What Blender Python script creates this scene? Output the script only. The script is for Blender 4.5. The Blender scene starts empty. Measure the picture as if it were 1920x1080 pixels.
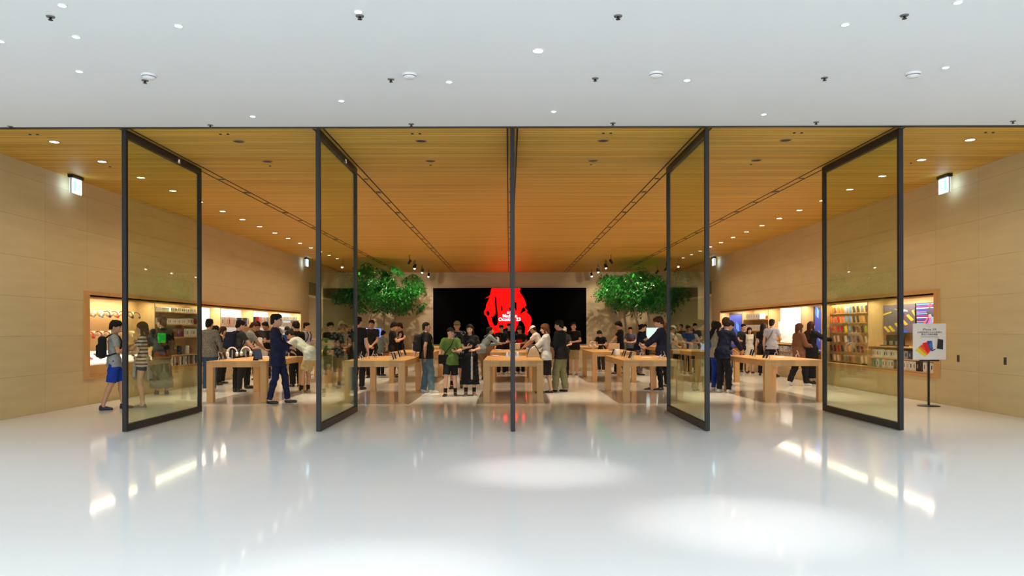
import bpy, math, random
import numpy as np
from mathutils import Vector, Matrix, Euler

random.seed(7)
RNG = np.random.default_rng(7)
R = math.radians
F = 1450.0            # focal length in pixels of the 1920 px wide frame
CX, EYE = -0.055, 1.5  # camera position
HOR, VPX = 618.0, 954.5

# ------------------------------------------------------------------ camera, world, exposure
sc = bpy.context.scene
cam_d = bpy.data.cameras.new('camera')
cam = bpy.data.objects.new('camera', cam_d)
sc.collection.objects.link(cam)
sc.camera = cam
cam.location = (CX, 0, EYE)
cam.rotation_euler = (Matrix.Rotation(R(90), 4, 'X') @ Matrix.Rotation(R(-0.12), 4, 'Z')).to_euler()
cam_d.sensor_width = 36
cam_d.lens = F / 1920 * 36
cam_d.shift_y = (HOR - 540) / 1920
cam_d.shift_x = (960 - VPX) / 1920
cam_d.clip_start = 0.05
cam_d.clip_end = 200

sc.view_settings.view_transform = 'Standard'
sc.view_settings.look = 'None'
sc.view_settings.gamma = 1
sc.view_settings.use_curve_mapping = False
sc.view_settings.exposure = 0.26
cy = sc.cycles
cy.use_denoising = True
try:
    cy.denoiser = 'OPENIMAGEDENOISE'
    cy.denoising_input_passes = 'RGB_ALBEDO_NORMAL'
except Exception:
    pass
cy.use_adaptive_sampling = True
cy.adaptive_threshold = 0.02
cy.max_bounces = 9
cy.diffuse_bounces = 5
cy.glossy_bounces = 4
cy.transmission_bounces = 6
cy.transparent_max_bounces = 12
cy.caustics_reflective = False
cy.caustics_refractive = False
cy.sample_clamp_indirect = 4.0
cy.use_light_tree = True

world = bpy.data.worlds.new('world')
sc.world = world
world.use_nodes = True
wb = world.node_tree.nodes['Background']
wb.inputs[0].default_value = (0.86, 0.93, 1.0, 1)
wb.inputs[1].default_value = 0.62

col = sc.collection

def lamp(name, kind, loc, power, color, target=None, size=0.05, size_y=None, angle=100, blend=0.6):
    d = bpy.data.lights.new(name, kind)
    d.energy = power
    d.color = color
    if kind == 'AREA':
        d.shape = 'RECTANGLE'
        d.size = size
        d.size_y = size_y or size
    else:
        d.shadow_soft_size = size
    if kind == 'SPOT':
        d.spot_size = R(angle)
        d.spot_blend = blend
    o = bpy.data.objects.new(name, d)
    col.objects.link(o)
    o.location = loc
    tgt = Vector(target) if target else Vector((loc[0], loc[1], loc[2] - 1))
    o.rotation_euler = (tgt - Vector(loc)).to_track_quat('-Z', 'Y').to_euler()
    return o

ZC = 4.47              # ceiling height
XW = 8.57              # half width of the shop
YF = 11.33             # shop front line
YE = 32.9              # where the side walls end
YB = 40.0              # back wall
WARM = (1.0, 0.82, 0.57)
COOL = (0.84, 0.92, 1.0)

# shop ceiling spots: their light (the fixtures are built further down)
for cx_ in (-5.7, -2.85, 0, 2.88, 5.75):
    for y_, pw_ in ((13.2, 400), (17.45, 560), (20.45, 260), (23.35, 560), (26.3, 260), (29.3, 480), (32.5, 200), (36.5, 200)):
        lamp('shop_track_lamp', 'SPOT', (cx_, y_, ZC - 0.03), pw_, WARM, size=0.05, angle=62, blend=0.75)
for cx_ in (-7.2, 7.2):
    for i in range(14):
        lamp('shop_downlight_lamp', 'SPOT', (cx_, 12.16 + i * 1.43, ZC - 0.03), 52, WARM, size=0.07, angle=140, blend=1.0)
for cx_ in (-9.8, 9.8):
    lamp('passage_fill_light', 'SPOT', (cx_, 36.2, ZC - 0.03), 420, (1, .9, .74), size=0.1, angle=150, blend=1.0)  # added fill light with no fixture, brightens the side passages
# mall concourse ceiling spots
for (x_, y_, p_) in ((-9, 1, 520), (-3, 2, 520), (3, 2, 520), (9, 1, 520), (-9.5, 7.5, 480), (-4.5, 8.4, 170), (4.2, 8.4, 170), (0, 9.6, 120), (9.5, 7.5, 480)):
    lamp('mall_downlight_lamp', 'SPOT', (x_, y_, ZC - 0.03), p_, COOL, size=0.12, angle=140, blend=0.9)
for (x_, y_, p_) in ((0.31, 8.23, 330), (1.8, 6.0, 290), (-0.9, 4.6, 200)):
    lamp('mall_spot_lamp', 'SPOT', (x_, y_, ZC - 0.03), p_, (1, 0.98, 0.97), size=0.05, angle=30, blend=1.0)
# daylight from the atrium behind the photographer
lamp('atrium_daylight', 'AREA', (0, -7.5, 3.2), 1500, (0.82, 0.92, 1.0), target=(0, 6, 2.4), size=26, size_y=5)

# ------------------------------------------------------------------ materials
MATS = {}
def mat(name, color=(.8, .8, .8), rough=.5, metal=0., emit=None, strength=0., vary=0.06, scale=14., spec=.5, coat=0., coords='Object', bump=0.):
    """Principled material whose colour varies a little by a noise texture."""
    if name in MATS:
        return MATS[name]
    m = bpy.data.materials.new(name)
    m.use_nodes = True
    nt = m.node_tree
    b = nt.nodes['Principled BSDF']
    b.inputs['Roughness'].default_value = rough
    b.inputs['Metallic'].default_value = metal
    b.inputs['Specular IOR Level'].default_value = spec
    b.inputs['Coat Weight'].default_value = coat
    c = (*color, 1)
    if vary > 0:
        tc = nt.nodes.new('ShaderNodeTexCoord')
        n = nt.nodes.new('ShaderNodeTexNoise')
        n.inputs['Scale'].default_value = scale
        n.inputs['Detail'].default_value = 3
        nt.links.new(tc.outputs[coords], n.inputs['Vector'])
        mix = nt.nodes.new('ShaderNodeMix')
        mix.data_type = 'RGBA'
        mix.inputs['A'].default_value = (*[max(0, v * (1 - vary)) for v in color], 1)
        mix.inputs['B'].default_value = (*[min(1, v * (1 + vary)) for v in color], 1)
        nt.links.new(n.outputs['Fac'], mix.inputs['Factor'])
        nt.links.new(mix.outputs['Result'], b.inputs['Base Color'])
        if bump:
            bp = nt.nodes.new('ShaderNodeBump')
            bp.inputs['Strength'].default_value = bump
            bp.inputs['Distance'].default_value = 0.01
            nt.links.new(n.outputs['Fac'], bp.inputs['Height'])
            nt.links.new(bp.outputs['Normal'], b.inputs['Normal'])
    else:
        b.inputs['Base Color'].default_value = c
    if emit is not None:
        b.inputs['Emission Color'].default_value = (*emit, 1)
        b.inputs['Emission Strength'].default_value = strength
    MATS[name] = m
    return m

def brick_mat(name, c1, c2, mortar, bw, rh, msize, rough, spec, offset, grain=None, axes='XY', bump=0.0, veins=0.):
    """boards or stone panels: brick texture with an optional stretched grain, in metres."""
    m = bpy.data.materials.new(name)
    m.use_nodes = True
    nt = m.node_tree
    b = nt.nodes['Principled BSDF']
    b.inputs['Roughness'].default_value = rough
    b.inputs['Specular IOR Level'].default_value = spec
    tc = nt.nodes.new('ShaderNodeTexCoord')
    sep = nt.nodes.new('ShaderNodeSeparateXYZ')
    nt.links.new(tc.outputs['Object'], sep.inputs[0])
    cmb = nt.nodes.new('ShaderNodeCombineXYZ')
    nt.links.new(sep.outputs[axes[0]], cmb.inputs[0])
    nt.links.new(sep.outputs[axes[1]], cmb.inputs[1])
    br = nt.nodes.new('ShaderNodeTexBrick')
    br.offset = offset
    br.inputs['Scale'].default_value = 1
    br.inputs['Brick Width'].default_value = bw
    br.inputs['Row Height'].default_value = rh
    br.inputs['Mortar Size'].default_value = msize
    br.inputs['Mortar Smooth'].default_value = 0.3
    br.inputs['Color1'].default_value = (*c1, 1)
    br.inputs['Color2'].default_value = (*c2, 1)
    br.inputs['Mortar'].default_value = (*mortar, 1)
    nt.links.new(cmb.outputs[0], br.inputs['Vector'])
    out = br.outputs['Color']
    if grain:
        mp = nt.nodes.new('ShaderNodeMapping')
        mp.inputs['Scale'].default_value = grain
        nt.links.new(cmb.outputs[0], mp.inputs['Vector'])
        n = nt.nodes.new('ShaderNodeTexNoise')
        n.inputs['Scale'].default_value = 1
        n.inputs['Detail'].default_value = 4
        nt.links.new(mp.outputs[0], n.inputs['Vector'])
        rmp = nt.nodes.new('ShaderNodeMapRange')
        rmp.inputs['From Min'].default_value = .3
        rmp.inputs['From Max'].default_value = .7
        rmp.inputs['To Min'].default_value = 1 - veins
        rmp.inputs['To Max'].default_value = 1 + veins * .4
        nt.links.new(n.outputs['Fac'], rmp.inputs['Value'])
        mul = nt.nodes.new('ShaderNodeVectorMath')
        mul.operation = 'SCALE'
        nt.links.new(out, mul.inputs[0])
        nt.links.new(rmp.outputs[0], mul.inputs['Scale'])
        out = mul.outputs[0]
    nt.links.new(out, b.inputs['Base Color'])
    MATS[name] = m
    return m

M_WHITE_CEIL = mat('white ceiling paint', (.80, .81, .82), .8, vary=.01, scale=.4)
M_WOOD_CEIL = brick_mat('wood slat ceiling', (.76, .46, .085), (.62, .345, .052), (.20, .095, .015), 80.0, 0.11, .007, .55, .3, .37, grain=(.30, 12, 1), axes='XY', veins=.30)
M_STONE = brick_mat('limestone panels', (.61, .485, .275), (.58, .46, .255), (.33, .25, .14), 1.42, .70, .003, .6, .35, 0.0, grain=(.9, 7, 1), axes='YZ', veins=.07)
M_STONE_B = brick_mat('limestone back wall', (.57, .44, .25), (.54, .41, .235), (.36, .28, .19), 1.42, .70, .003, .6, .35, 0.0, grain=(.9, 7, 1), axes='XZ', veins=.07)
M_FLOOR = mat('white terrazzo', (.76, .77, .755), .07, vary=.02, scale=1.2, spec=.11)
M_OAK = brick_mat('pale oak', (.62, .36, .14), (.57, .32, .12), (.5, .28, .1), 3.5, .3, .0008, .45, .35, .5, grain=(1.5, 30, 1), axes='YX', veins=.12)
M_OAKV = brick_mat('pale oak vertical', (.62, .36, .14), (.57, .32, .12), (.5, .28, .1), .6, 3.5, .0008, .45, .35, .5, grain=(30, 1.5, 1), axes='YZ', veins=.12)
M_FRAME = mat('dark bronze metal', (.014, .013, .013), .45, metal=.1, vary=.03, spec=.35)
M_BLACK = mat('black plastic', (.012, .012, .013), .35, vary=0)
M_DARKREC = mat('dark recess', (.05, .035, .02), .7, vary=0)
M_WHITE = mat('white plastic', (.82, .82, .82), .4, vary=.01)
M_BLED = mat('lit downlight', (1, 1, 1), .4, emit=(1, .92, .78), strength=9, vary=0)
M_BLEDC = mat('lit cool downlight', (1, 1, 1), .4, emit=(.93, .97, 1), strength=14, vary=0)
M_STEEL = mat('brushed steel', (.55, .55, .55), .3, metal=1, vary=.03)

def glass_mat():
    m = bpy.data.materials.new('door glass')
    m.use_nodes = True
    nt = m.node_tree
    for n in list(nt.nodes):
        nt.nodes.remove(n)
    out = nt.nodes.new('ShaderNodeOutputMaterial')
    tr = nt.nodes.new('ShaderNodeBsdfTransparent')
    tr.inputs[0].default_value = (.88, .93, .84, 1)
    gl = nt.nodes.new('ShaderNodeBsdfGlossy')
    gl.inputs['Roughness'].default_value = 0.0
    gl.inputs['Color'].default_value = (.92, .98, .86, 1)
    fr = nt.nodes.new('ShaderNodeFresnel')
    fr.inputs['IOR'].default_value = 1.5
    # both faces of the pane reflect alike: undo the node's own inversion on back faces
    geo = nt.nodes.new('ShaderNodeNewGeometry')
    ior = nt.nodes.new('ShaderNodeMapRange')
    ior.inputs['To Min'].default_value = 1.5
    ior.inputs['To Max'].default_value = 1 / 1.5
    nt.links.new(geo.outputs['Backfacing'], ior.inputs['Value'])
    nt.links.new(ior.outputs[0], fr.inputs['IOR'])
    mx = nt.nodes.new('ShaderNodeMixShader')
    nt.links.new(fr.outputs[0], mx.inputs[0])
    nt.links.new(tr.outputs[0], mx.inputs[1])
    nt.links.new(gl.outputs[0], mx.inputs[2])
    nt.links.new(mx.outputs[0], out.inputs[0])
    return m
M_GLASS = glass_mat()

# ------------------------------------------------------------------ building helpers
def tag(o, label=None, cat=None, group=None, kind=None):
    if label: o['label'] = label
    if cat: o['category'] = cat
    if group: o['group'] = group
    if kind: o['kind'] = kind
    return o

def thing(name, label, cat, loc=(0, 0, 0), rz=0., group=None):
    o = bpy.data.objects.new(name, None)
    col.objects.link(o)
    o.empty_display_size = .1
    o.location = loc
    o.rotation_euler = (0, 0, rz)
    return tag(o, label, cat, group)

def copy_tree(o, parent=None):
    c = o.copy()
    col.objects.link(c)
    if parent is not None:
        c.parent = parent
    for ch in o.children:
        copy_tree(ch, c)
    return c

class MB:
    """collects polygons and links them as ONE mesh object"""
    def __init__(self):
        self.v, self.f, self.mi, self.ms, self.sm = [], [], [], [], []
        self.cur = 0
    def use(self, m):
        if m not in self.ms:
            self.ms.append(m)
        self.cur = self.ms.index(m)
        return self
    def poly(self, faces, verts, smooth=False):
        n = len(self.v)
        self.v.extend([tuple(p) for p in verts])
        for f in faces:
            self.f.append([i + n for i in f])
            self.mi.append(self.cur)
            self.sm.append(smooth)
        return self
    def box(self, x0, x1, y0, y1, z0, z1):
        x0, x1 = min(x0, x1), max(x0, x1)
        y0, y1 = min(y0, y1), max(y0, y1)
        v = [(x0, y0, z0), (x1, y0, z0), (x1, y1, z0), (x0, y1, z0), (x0, y0, z1), (x1, y0, z1), (x1, y1, z1), (x0, y1, z1)]
        return self.poly([(0, 3, 2, 1), (4, 5, 6, 7), (0, 1, 5, 4), (1, 2, 6, 5), (2, 3, 7, 6), (3, 0, 4, 7)], v)
    def obox(self, c, ax, ay, az, h):
        """oriented box: centre, three unit axes, half sizes"""
        c, ax, ay, az = Vector(c), Vector(ax), Vector(ay), Vector(az)
        v = []
        for k in (-1, 1):
            for (i, j) in ((-1, -1), (1, -1), (1, 1), (-1, 1)):
                v.append(c + ax * h[0] * i + ay * h[1] * j + az * h[2] * k)
        return self.poly([(0, 3, 2, 1), (4, 5, 6, 7), (0, 1, 5, 4), (1, 2, 6, 5), (2, 3, 7, 6), (3, 0, 4, 7)], v)
    def tube(self, pts, rads, n=10, caps=True, smooth=True):
        pts = [Vector(p) for p in pts]
        if not hasattr(rads, '__len__'):
            rads = [rads] * len(pts)
        rings = []
        up = None
        for i, p in enumerate(pts):
            d = (pts[min(i + 1, len(pts) - 1)] - pts[max(i - 1, 0)])
            if d.length < 1e-9: d = Vector((0, 0, 1))
            d.normalize()
            if up is None:
                up = Vector((0, 0, 1)) if abs(d.z) < .9 else Vector((1, 0, 0))
            a = d.cross(up)
            if a.length < 1e-6: a = d.orthogonal()
            a.normalize()
            b = a.cross(d).normalized()
            up = b
            rings.append([p + (a * math.cos(t) + b * math.sin(t)) * rads[i] for t in [2 * math.pi * k / n for k in range(n)]])
        v = [q for r in rings for q in r]
        f = []
        for i in range(len(pts) - 1):
            for k in range(n):
                f.append((i * n + k, i * n + (k + 1) % n, (i + 1) * n + (k + 1) % n, (i + 1) * n + k))
        self.poly(f, v, smooth)
        if caps:
            m = len(pts) - 1
            self.poly([tuple(range(n))], rings[0])
            self.poly([tuple(range(n - 1, -1, -1))], rings[m])
        return self
    def lathe(self, c, prof, n=24, smooth=True):
        """prof: (radius, z) list, about the z axis through c"""
        v, f = [], []
        for (r, z) in prof:
            for k in range(n):
                t = 2 * math.pi * k / n
                v.append((c[0] + r * math.cos(t), c[1] + r * math.sin(t), c[2] + z))
        for i in range(len(prof) - 1):
            for k in range(n):
                f.append((i * n + k, i * n + (k + 1) % n, (i + 1) * n + (k + 1) % n, (i + 1) * n + k))
        return self.poly(f, v, smooth)
    def build(self, name, m=None, parent=None, bevel=0., loc=None, local=False):
        me = bpy.data.meshes.new(name)
        off = Vector((0, 0, 0))
        if parent is not None and not local:
            off = parent_world(parent)
        if loc is not None:
            off = Vector(loc)
        vs = [tuple(Vector(p) - off) for p in self.v]
        me.from_pydata(vs, [], self.f)
        if m is not None and not self.ms:
            me.materials.append(m)
        for q in self.ms:
            me.materials.append(q)
        me.polygons.foreach_set('material_index', self.mi)
        me.polygons.foreach_set('use_smooth', self.sm)
        me.update()
        o = bpy.data.objects.new(name, me)
        col.objects.link(o)
        if parent is not None:
            o.parent = parent
        if loc is not None:
            o.location = loc
        if bevel > 0:
            b = o.modifiers.new('bevel', 'BEVEL')
            b.width = bevel
            b.segments = 2
            b.limit_method = 'ANGLE'
        return o

def parent_world(p):
    v = Vector((0, 0, 0))
    while p is not None:
        v += Vector(p.location)
        p = p.parent
    return v

def struct(o):
    o['kind'] = 'structure'
    return o

def foot(px, py):
    Y = F * EYE / (py - HOR)
    return ((px - VPX) / F * Y + CX, Y)
def at_z(px, py, z):
    Y = F * (EYE - z) / (py - HOR)
    return ((px - VPX) / F * Y + CX, Y)

# ------------------------------------------------------------------ the setting
b = MB(); b.box(-20, 20, -6, YB + .2, -.2, 0)
struct(b.build('floor', M_FLOOR))
b = MB(); b.box(-20, 20, -5, YF - .03, ZC, ZC + .2)
struct(b.build('ceiling_mall', M_WHITE_CEIL))
b = MB(); b.box(-11.2, 11.2, YF + .02, YB + .2, ZC, ZC + .2)
struct(b.build('ceiling_shop', M_WOOD_CEIL))
b = MB(); b.box(-20, 20, YF - .03, YF + .02, ZC - .015, ZC + .2)
struct(b.build('trim_1', M_BLACK))
# facade returns that hide what lies beside the shop
for s, nm in ((-1, 'wall_front_left'), (1, 'wall_front_right')):
    b = MB(); b.box(s * (XW + .02), s * 20, YF + .03, YF + .5, 0, ZC)
    struct(b.build(nm, M_STONE_B))
NZ0, NZ1 = .50, 2.30   # niche, outside of its frame
NY0, NY1 = 15.47, 31.6
for s, nm in ((-1, 'wall_left'), (1, 'wall_right')):
    b = MB()
    x0, x1 = s * XW, s * (XW + .6)
    b.box(x0, x1, YF + .5, NY0, 0, ZC)
    b.box(x0, x1, NY1, YE, 0, ZC)
    b.box(x0, x1, NY0, NY1, 0, NZ0)
    b.box(x0, x1, NY0, NY1, NZ1, ZC)
    b.box(x0, x1, YE, YB, 3.0, ZC)
    struct(b.build(nm, M_STONE))
    b = MB(); b.box(s * 10.9, s * 11.1, YE - .4, YB, 0, ZC)
    struct(b.build('wall_side_passage_' + ('left' if s < 0 else 'right'), mat('pale passage plaster', (.66, .63, .55), .7, vary=.02)))
    b = MB(); b.box(s * (XW - .002), s * (XW - .012), YE, YB, 3.0, 3.55)
    struct(b.build('trim_2' if s < 0 else 'trim_3', mat('brown header panel', (.25, .19, .12), .5)))
    b = MB(); b.box(s * 10.86, s * 10.9, YE - .4, YB, 2.05, 2.17)
    struct(b.build('trim_4' if s < 0 else 'trim_5', mat('brown header panel')))
    b = MB(); b.box(s * (XW + .6), s * 11.1, YE - .6, YE - .4, 0, ZC)
    struct(b.build('wall_passage_end_' + ('left' if s < 0 else 'right'), M_STONE_B))
b = MB(); b.box(-11.2, 11.2, YB, YB + .2, 0, ZC)
struct(b.build('wall_back', M_STONE_B))

# ceiling tracks: pairs of dark slots from the doors to the back wall
for i, x in enumerate((-5.71, -2.86, 0, 2.86, 5.71)):
    b = MB()
    for dx in (-.075, .075):
        b.box(x + dx - .012, x + dx + .012, YF + .02, YB - .05, ZC - .006, ZC + .002)
    t = thing('ceiling_track', ['ceiling slot line above the leftmost glass door', 'ceiling slot line above the second glass door from the left',
               'ceiling slot line above the middle glass door', 'ceiling slot line above the second glass door from the right',
               'ceiling slot line above the rightmost glass door'][i], 'ceiling track', (x, YF, ZC), 0, 'ceiling tracks')
    b.build('slot', mat('slot shadow gap', (.02, .012, .008), .8, vary=0), t)
    k = 0
    for y in np.arange(15.2, 38, 1.43):
        q = MB()
        q.box(x - .045, x + .045, y, y + (.16 if k % 2 else .05), ZC - .012, ZC + .001)
        q.build('track_fixture', M_BLACK, t)
        k += 1

# ------------------------------------------------------------------ glass doors
FR_T, FR_D = .032, .065
for i, x in enumerate((-5.71, -2.86, 0, 2.86, 5.71)):
    y0, y1 = YF + .0, YF + 2.83
    y0 += .03
    d = thing('door_%d' % (i + 1), ['leftmost tall open glass pivot door in a dark metal frame',
              'second tall open glass door from the left, dark metal frame',
              'middle tall glass door seen exactly edge on as one dark post',
              'second tall open glass door from the right, dark metal frame',
              'rightmost tall open glass pivot door in a dark metal frame'][i], 'door', (x, y0, 0))
    struct(d)
    b = MB()
    b.box(x - FR_T, x + FR_T, y0, y0 + FR_D, .01, ZC - .02)
    b.build('front_stile', M_FRAME, d, bevel=.003)
    b = MB(); b.box(x - FR_T, x + FR_T, y1 - FR_D, y1, .01, ZC - .02)
    b.build('rear_stile', M_FRAME, d, bevel=.003)
    b = MB(); b.box(x - FR_T, x + FR_T, y0 + FR_D, y1 - FR_D, .01, .115)
    b.build('bottom_rail', M_FRAME, d, bevel=.003)
    b = MB(); b.box(x - FR_T, x + FR_T, y0 + FR_D, y1 - FR_D, ZC - .13, ZC - .02)
    b.build('top_rail', M_FRAME, d, bevel=.003)
    b = MB(); b.box(x - .005, x + .005, y0 + FR_D, y1 - FR_D, .115, ZC - .13)
    b.build('glass_pane', M_GLASS, d)

# ------------------------------------------------------------------ ceiling fixtures
def downlight(px, py, lit, label, group, warm=False, rad=.055):
    x, y = at_z(px, py, ZC)
    return downlight_at(x, y, lit, label, group, warm, rad)
DL = {}
def downlight_at(x, y, lit, label, group, warm=False, rad=.055):
    key = (lit, warm, rad)
    if key not in DL:
        t = thing('downlight', label, 'downlight', (x, y, ZC), 0, group)
        b = MB(); b.lathe((0, 0, 0), [(rad * 1.25, 0.0), (rad * 1.25, -.006), (rad, -.008), (rad, -.002)], 20)
        b.build('trim_ring', (mat('pale bronze ring', (.30, .19, .09), .5) if warm else M_WHITE), t, local=True)
        b = MB(); b.lathe((0, 0, 0), [(rad, -.004), (0.0001, -.004)], 20, smooth=False)
        b.build('lens' if lit else 'recess', (M_BLED if warm else M_BLEDC) if lit else M_DARKREC, t, local=True)
        DL[key] = t
        return t
    t = copy_tree(DL[key])
    t.location = (x, y, ZC)
    t['label'] = label; t['group'] = group
    return t
ORD = ['first', 'second', 'third', 'fourth', 'fifth', 'sixth', 'seventh', 'eighth', 'ninth', 'tenth', 'eleventh', 'twelfth', 'thirteenth', 'fourteenth', 'fifteenth', 'sixteenth', 'seventeenth', 'eighteenth',
       'nineteenth', 'twentieth', 'twenty first', 'twenty second', 'twenty third', 'twenty fourth', 'twenty fifth', 'twenty sixth', 'twenty seventh', 'twenty eighth', 'twenty ninth', 'thirtieth']
LIST = [(118, 8, 'corner light at the top left of the white ceiling'), (144, 67, 'white ceiling light below the top left corner one'), (2, 75, 'white ceiling light cut by the left picture edge'),
        (150, 132, 'white ceiling light lowest of the three at far left'), (336, 47, 'lit ceiling light above the left smoke detector'),
        (475, 217, 'small white ceiling light near the dark edge line, left'), (641, 188, 'white ceiling light left of the second smoke detector'),
        (673, 21, 'white ceiling light at the top beside a dark sprinkler'), (843, 153, 'white ceiling light right of the second smoke detector'),
        (1010, 95, 'largest and brightest white ceiling light, near the centre'), (1039, 209, 'small white ceiling light above the middle door'),
        (1289, 151, 'white ceiling light right of the third smoke detector'), (1433, 215, 'small white ceiling light near the dark edge line, right'),
        (1586, 47, 'white ceiling light up right, left of a dark sprinkler'), (1774, 128, 'white ceiling light right of the rightmost smoke detector'),
        (1797, 6, 'white ceiling light at the top right picture edge')]
for (px, py, lb) in LIST:
    downlight(px, py, True, lb, 'lit downlights of the white ceiling', rad=.055 if px == 1010 else .034)
side_y = [12.16 + 1.43 * k for k in range(15)]
for s in (-1, 1):
    for k, y in enumerate(side_y):
        downlight_at(s * 7.2, y, True, 'lit downlight in the wood ceiling along the %s wall, %s from the front' % ('left' if s < 0 else 'right', ORD[k]),
                     'wood ceiling downlights along the %s wall' % ('left' if s < 0 else 'right'), warm=True, rad=.07)
nmc = {-4.3: 'second bay from the left', -1.43: 'bay left of the middle door', 1.43: 'bay right of the middle door', 4.3: 'second bay from the right'}
for x in nmc:
    for k, y in enumerate((12.16, 13.6)):
        downlight_at(x, y, False, 'dark %s recessed spot in the wood ceiling, %s' % (('front', 'rear')[k], nmc[x]), 'dark recessed spots of the wood ceiling', warm=True, rad=.075)

def small_fixture(name, px, py, label, cat, group, kind):
    x, y = at_z(px, py, ZC)
    t = thing(name, label, cat, (x, y, ZC), 0, group)
    if kind == 'sprinkler':
        b = MB(); b.lathe((x, y, ZC), [(.04, 0), (.038, -.008), (.012, -.01)], 14)
        b.build('escutcheon', mat('grey metal', (.2, .2, .2), .4, metal=.6), t)
        b = MB(); b.lathe((x, y, ZC), [(.012, -.008), (.01, -.03), (.022, -.032), (.022, -.036), (.001, -.036)], 12)
        b.build('sprinkler_head', M_BLACK, t)
    elif kind == 'dot':
        b = MB(); b.lathe((x, y, ZC), [(.022, 0), (.02, -.01), (.001, -.012)], 12)
        b.build('sensor_cap', M_BLACK, t)
    else:
        b = MB(); b.lathe((x, y, ZC), [(.085, 0), (.085, -.015), (.075, -.022)], 26)
        b.build('base_ring', M_WHITE, t)
        b = MB(); b.lathe((x, y, ZC), [(.062, -.018), (.06, -.03)], 26)
        b.build('sensing_slot', mat('grey slot', (.25, .25, .25), .6, vary=0), t)
        b = MB(); b.lathe((x, y, ZC), [(.075, -.03), (.06, -.045), (.001, -.05)], 26)
        b.build('cover', M_WHITE, t)
for k, (px, py) in enumerate(((280, 139), (769, 139), (1231, 138), (1713, 139))):
    small_fixture('smoke_detector', px, py, ['leftmost', 'second from left', 'third from left', 'rightmost'][k] + ' round white smoke detector on the white ceiling', 'smoke detector', 'smoke detectors of the white ceiling', 'smoke')
ordn = ['leftmost', 'second', 'third', 'fourth', 'fifth', 'last']
for rowname, pts in (('top', ((96, 29), (676, 29), (1160, 30), (1697, 30))), ('middle', ((273, 149), (734, 148), (1117, 147), (1547, 147))),
                     ('lowest', ((20, 235), (395, 233), (772, 232), (1150, 231), (1531, 230), (1900, 229)))):
    for k, (px, py) in enumerate(pts):
        small_fixture('sprinkler', px, py, '%s dark sprinkler in the %s row on the white ceiling' % (ordn[k], rowname), 'sprinkler', 'sprinklers of the white ceiling', 'sprinkler')
for k, (px, py) in enumerate(((207, 311), (507, 310), (808, 309), (1109, 309), (1409, 309), (1709, 307))):
    small_fixture('ceiling_sensor', px, py, '%s single black sensor in the wood ceiling behind the recessed spots' % ordn[k], 'sensor', 'black sensors in the wood ceiling', 'dot')
for k, px in enumerate((64, 421, 781, 1139, 1497, 1856)):
    for dx in (-7, 7):
        small_fixture('ceiling_sensor', px + dx, 250, '%s sensor of the %s pair near the front edge of the wood ceiling' % ('left' if dx < 0 else 'right', ordn[k]), 'sensor', 'paired sensors in the wood ceiling', 'dot')

# exit signs on the side walls
M_EXIT = mat('lit exit sign', (.8, 1, .9), .4, emit=(.50, .72, 1.0), strength=3.4, vary=0)
M_EXITG = mat('exit sign green', (.2, .8, .6), .4, emit=(.25, .95, .75), strength=1.6, vary=0)
for s, y, lb in ((-1, 14.85, 'glowing white and blue exit sign high on the left wall near the front'), (1, 14.95, 'glowing white and green exit sign high on the right wall near the front'),
                 (-1, 31.8, 'small glowing exit sign at the far end of the left wall'), (1, 31.8, 'small glowing exit sign at the far end of the right wall')):
    x = s * (XW - .20)
    t = thing('exit_sign', lb, 'exit sign', (x, y, ZC - .35), 0, 'exit signs')
    b = MB(); b.box(x - .02, x + .02, y - .17, y + .17, ZC - .36, ZC - .06); b.build('housing', M_WHITE, t, bevel=.004)
    b = MB()
    for q in (-1, 1):
        b.box(x + q * .021, x + q * .026, y - .16, y + .16, ZC - .35, ZC - .07)
    b.build('lit_face', M_EXIT, t)
    b = MB()
    xx = x - s * .028
    # running figure and door, as on the green pictograms
    b.box(xx - .001, xx + .001, y - .12, y - .03, ZC - .31, ZC - .11)
    b.tube([(xx, y + .10, ZC - .13), (xx, y + .101, ZC - .13)], .02, 8)
    b.tube([(xx, y + .09, ZC - .16), (xx, y + .06, ZC - .23), (xx, y + .10, ZC - .30)], .012, 6)
    b.tube([(xx, y + .06, ZC - .23), (xx, y + .01, ZC - .27)], .012, 6)
    b.tube([(xx, y + .12, ZC - .2), (xx, y + .085, ZC - .17), (xx, y + .03, ZC - .19)], .009, 6)
    b.build('pictogram', M_EXITG, t)
    b = MB(); b.box(x - .05, x + .05, y - .19, y + .19, ZC - .06, ZC + .0); b.build('mounting_plate', M_BLACK, t)

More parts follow.
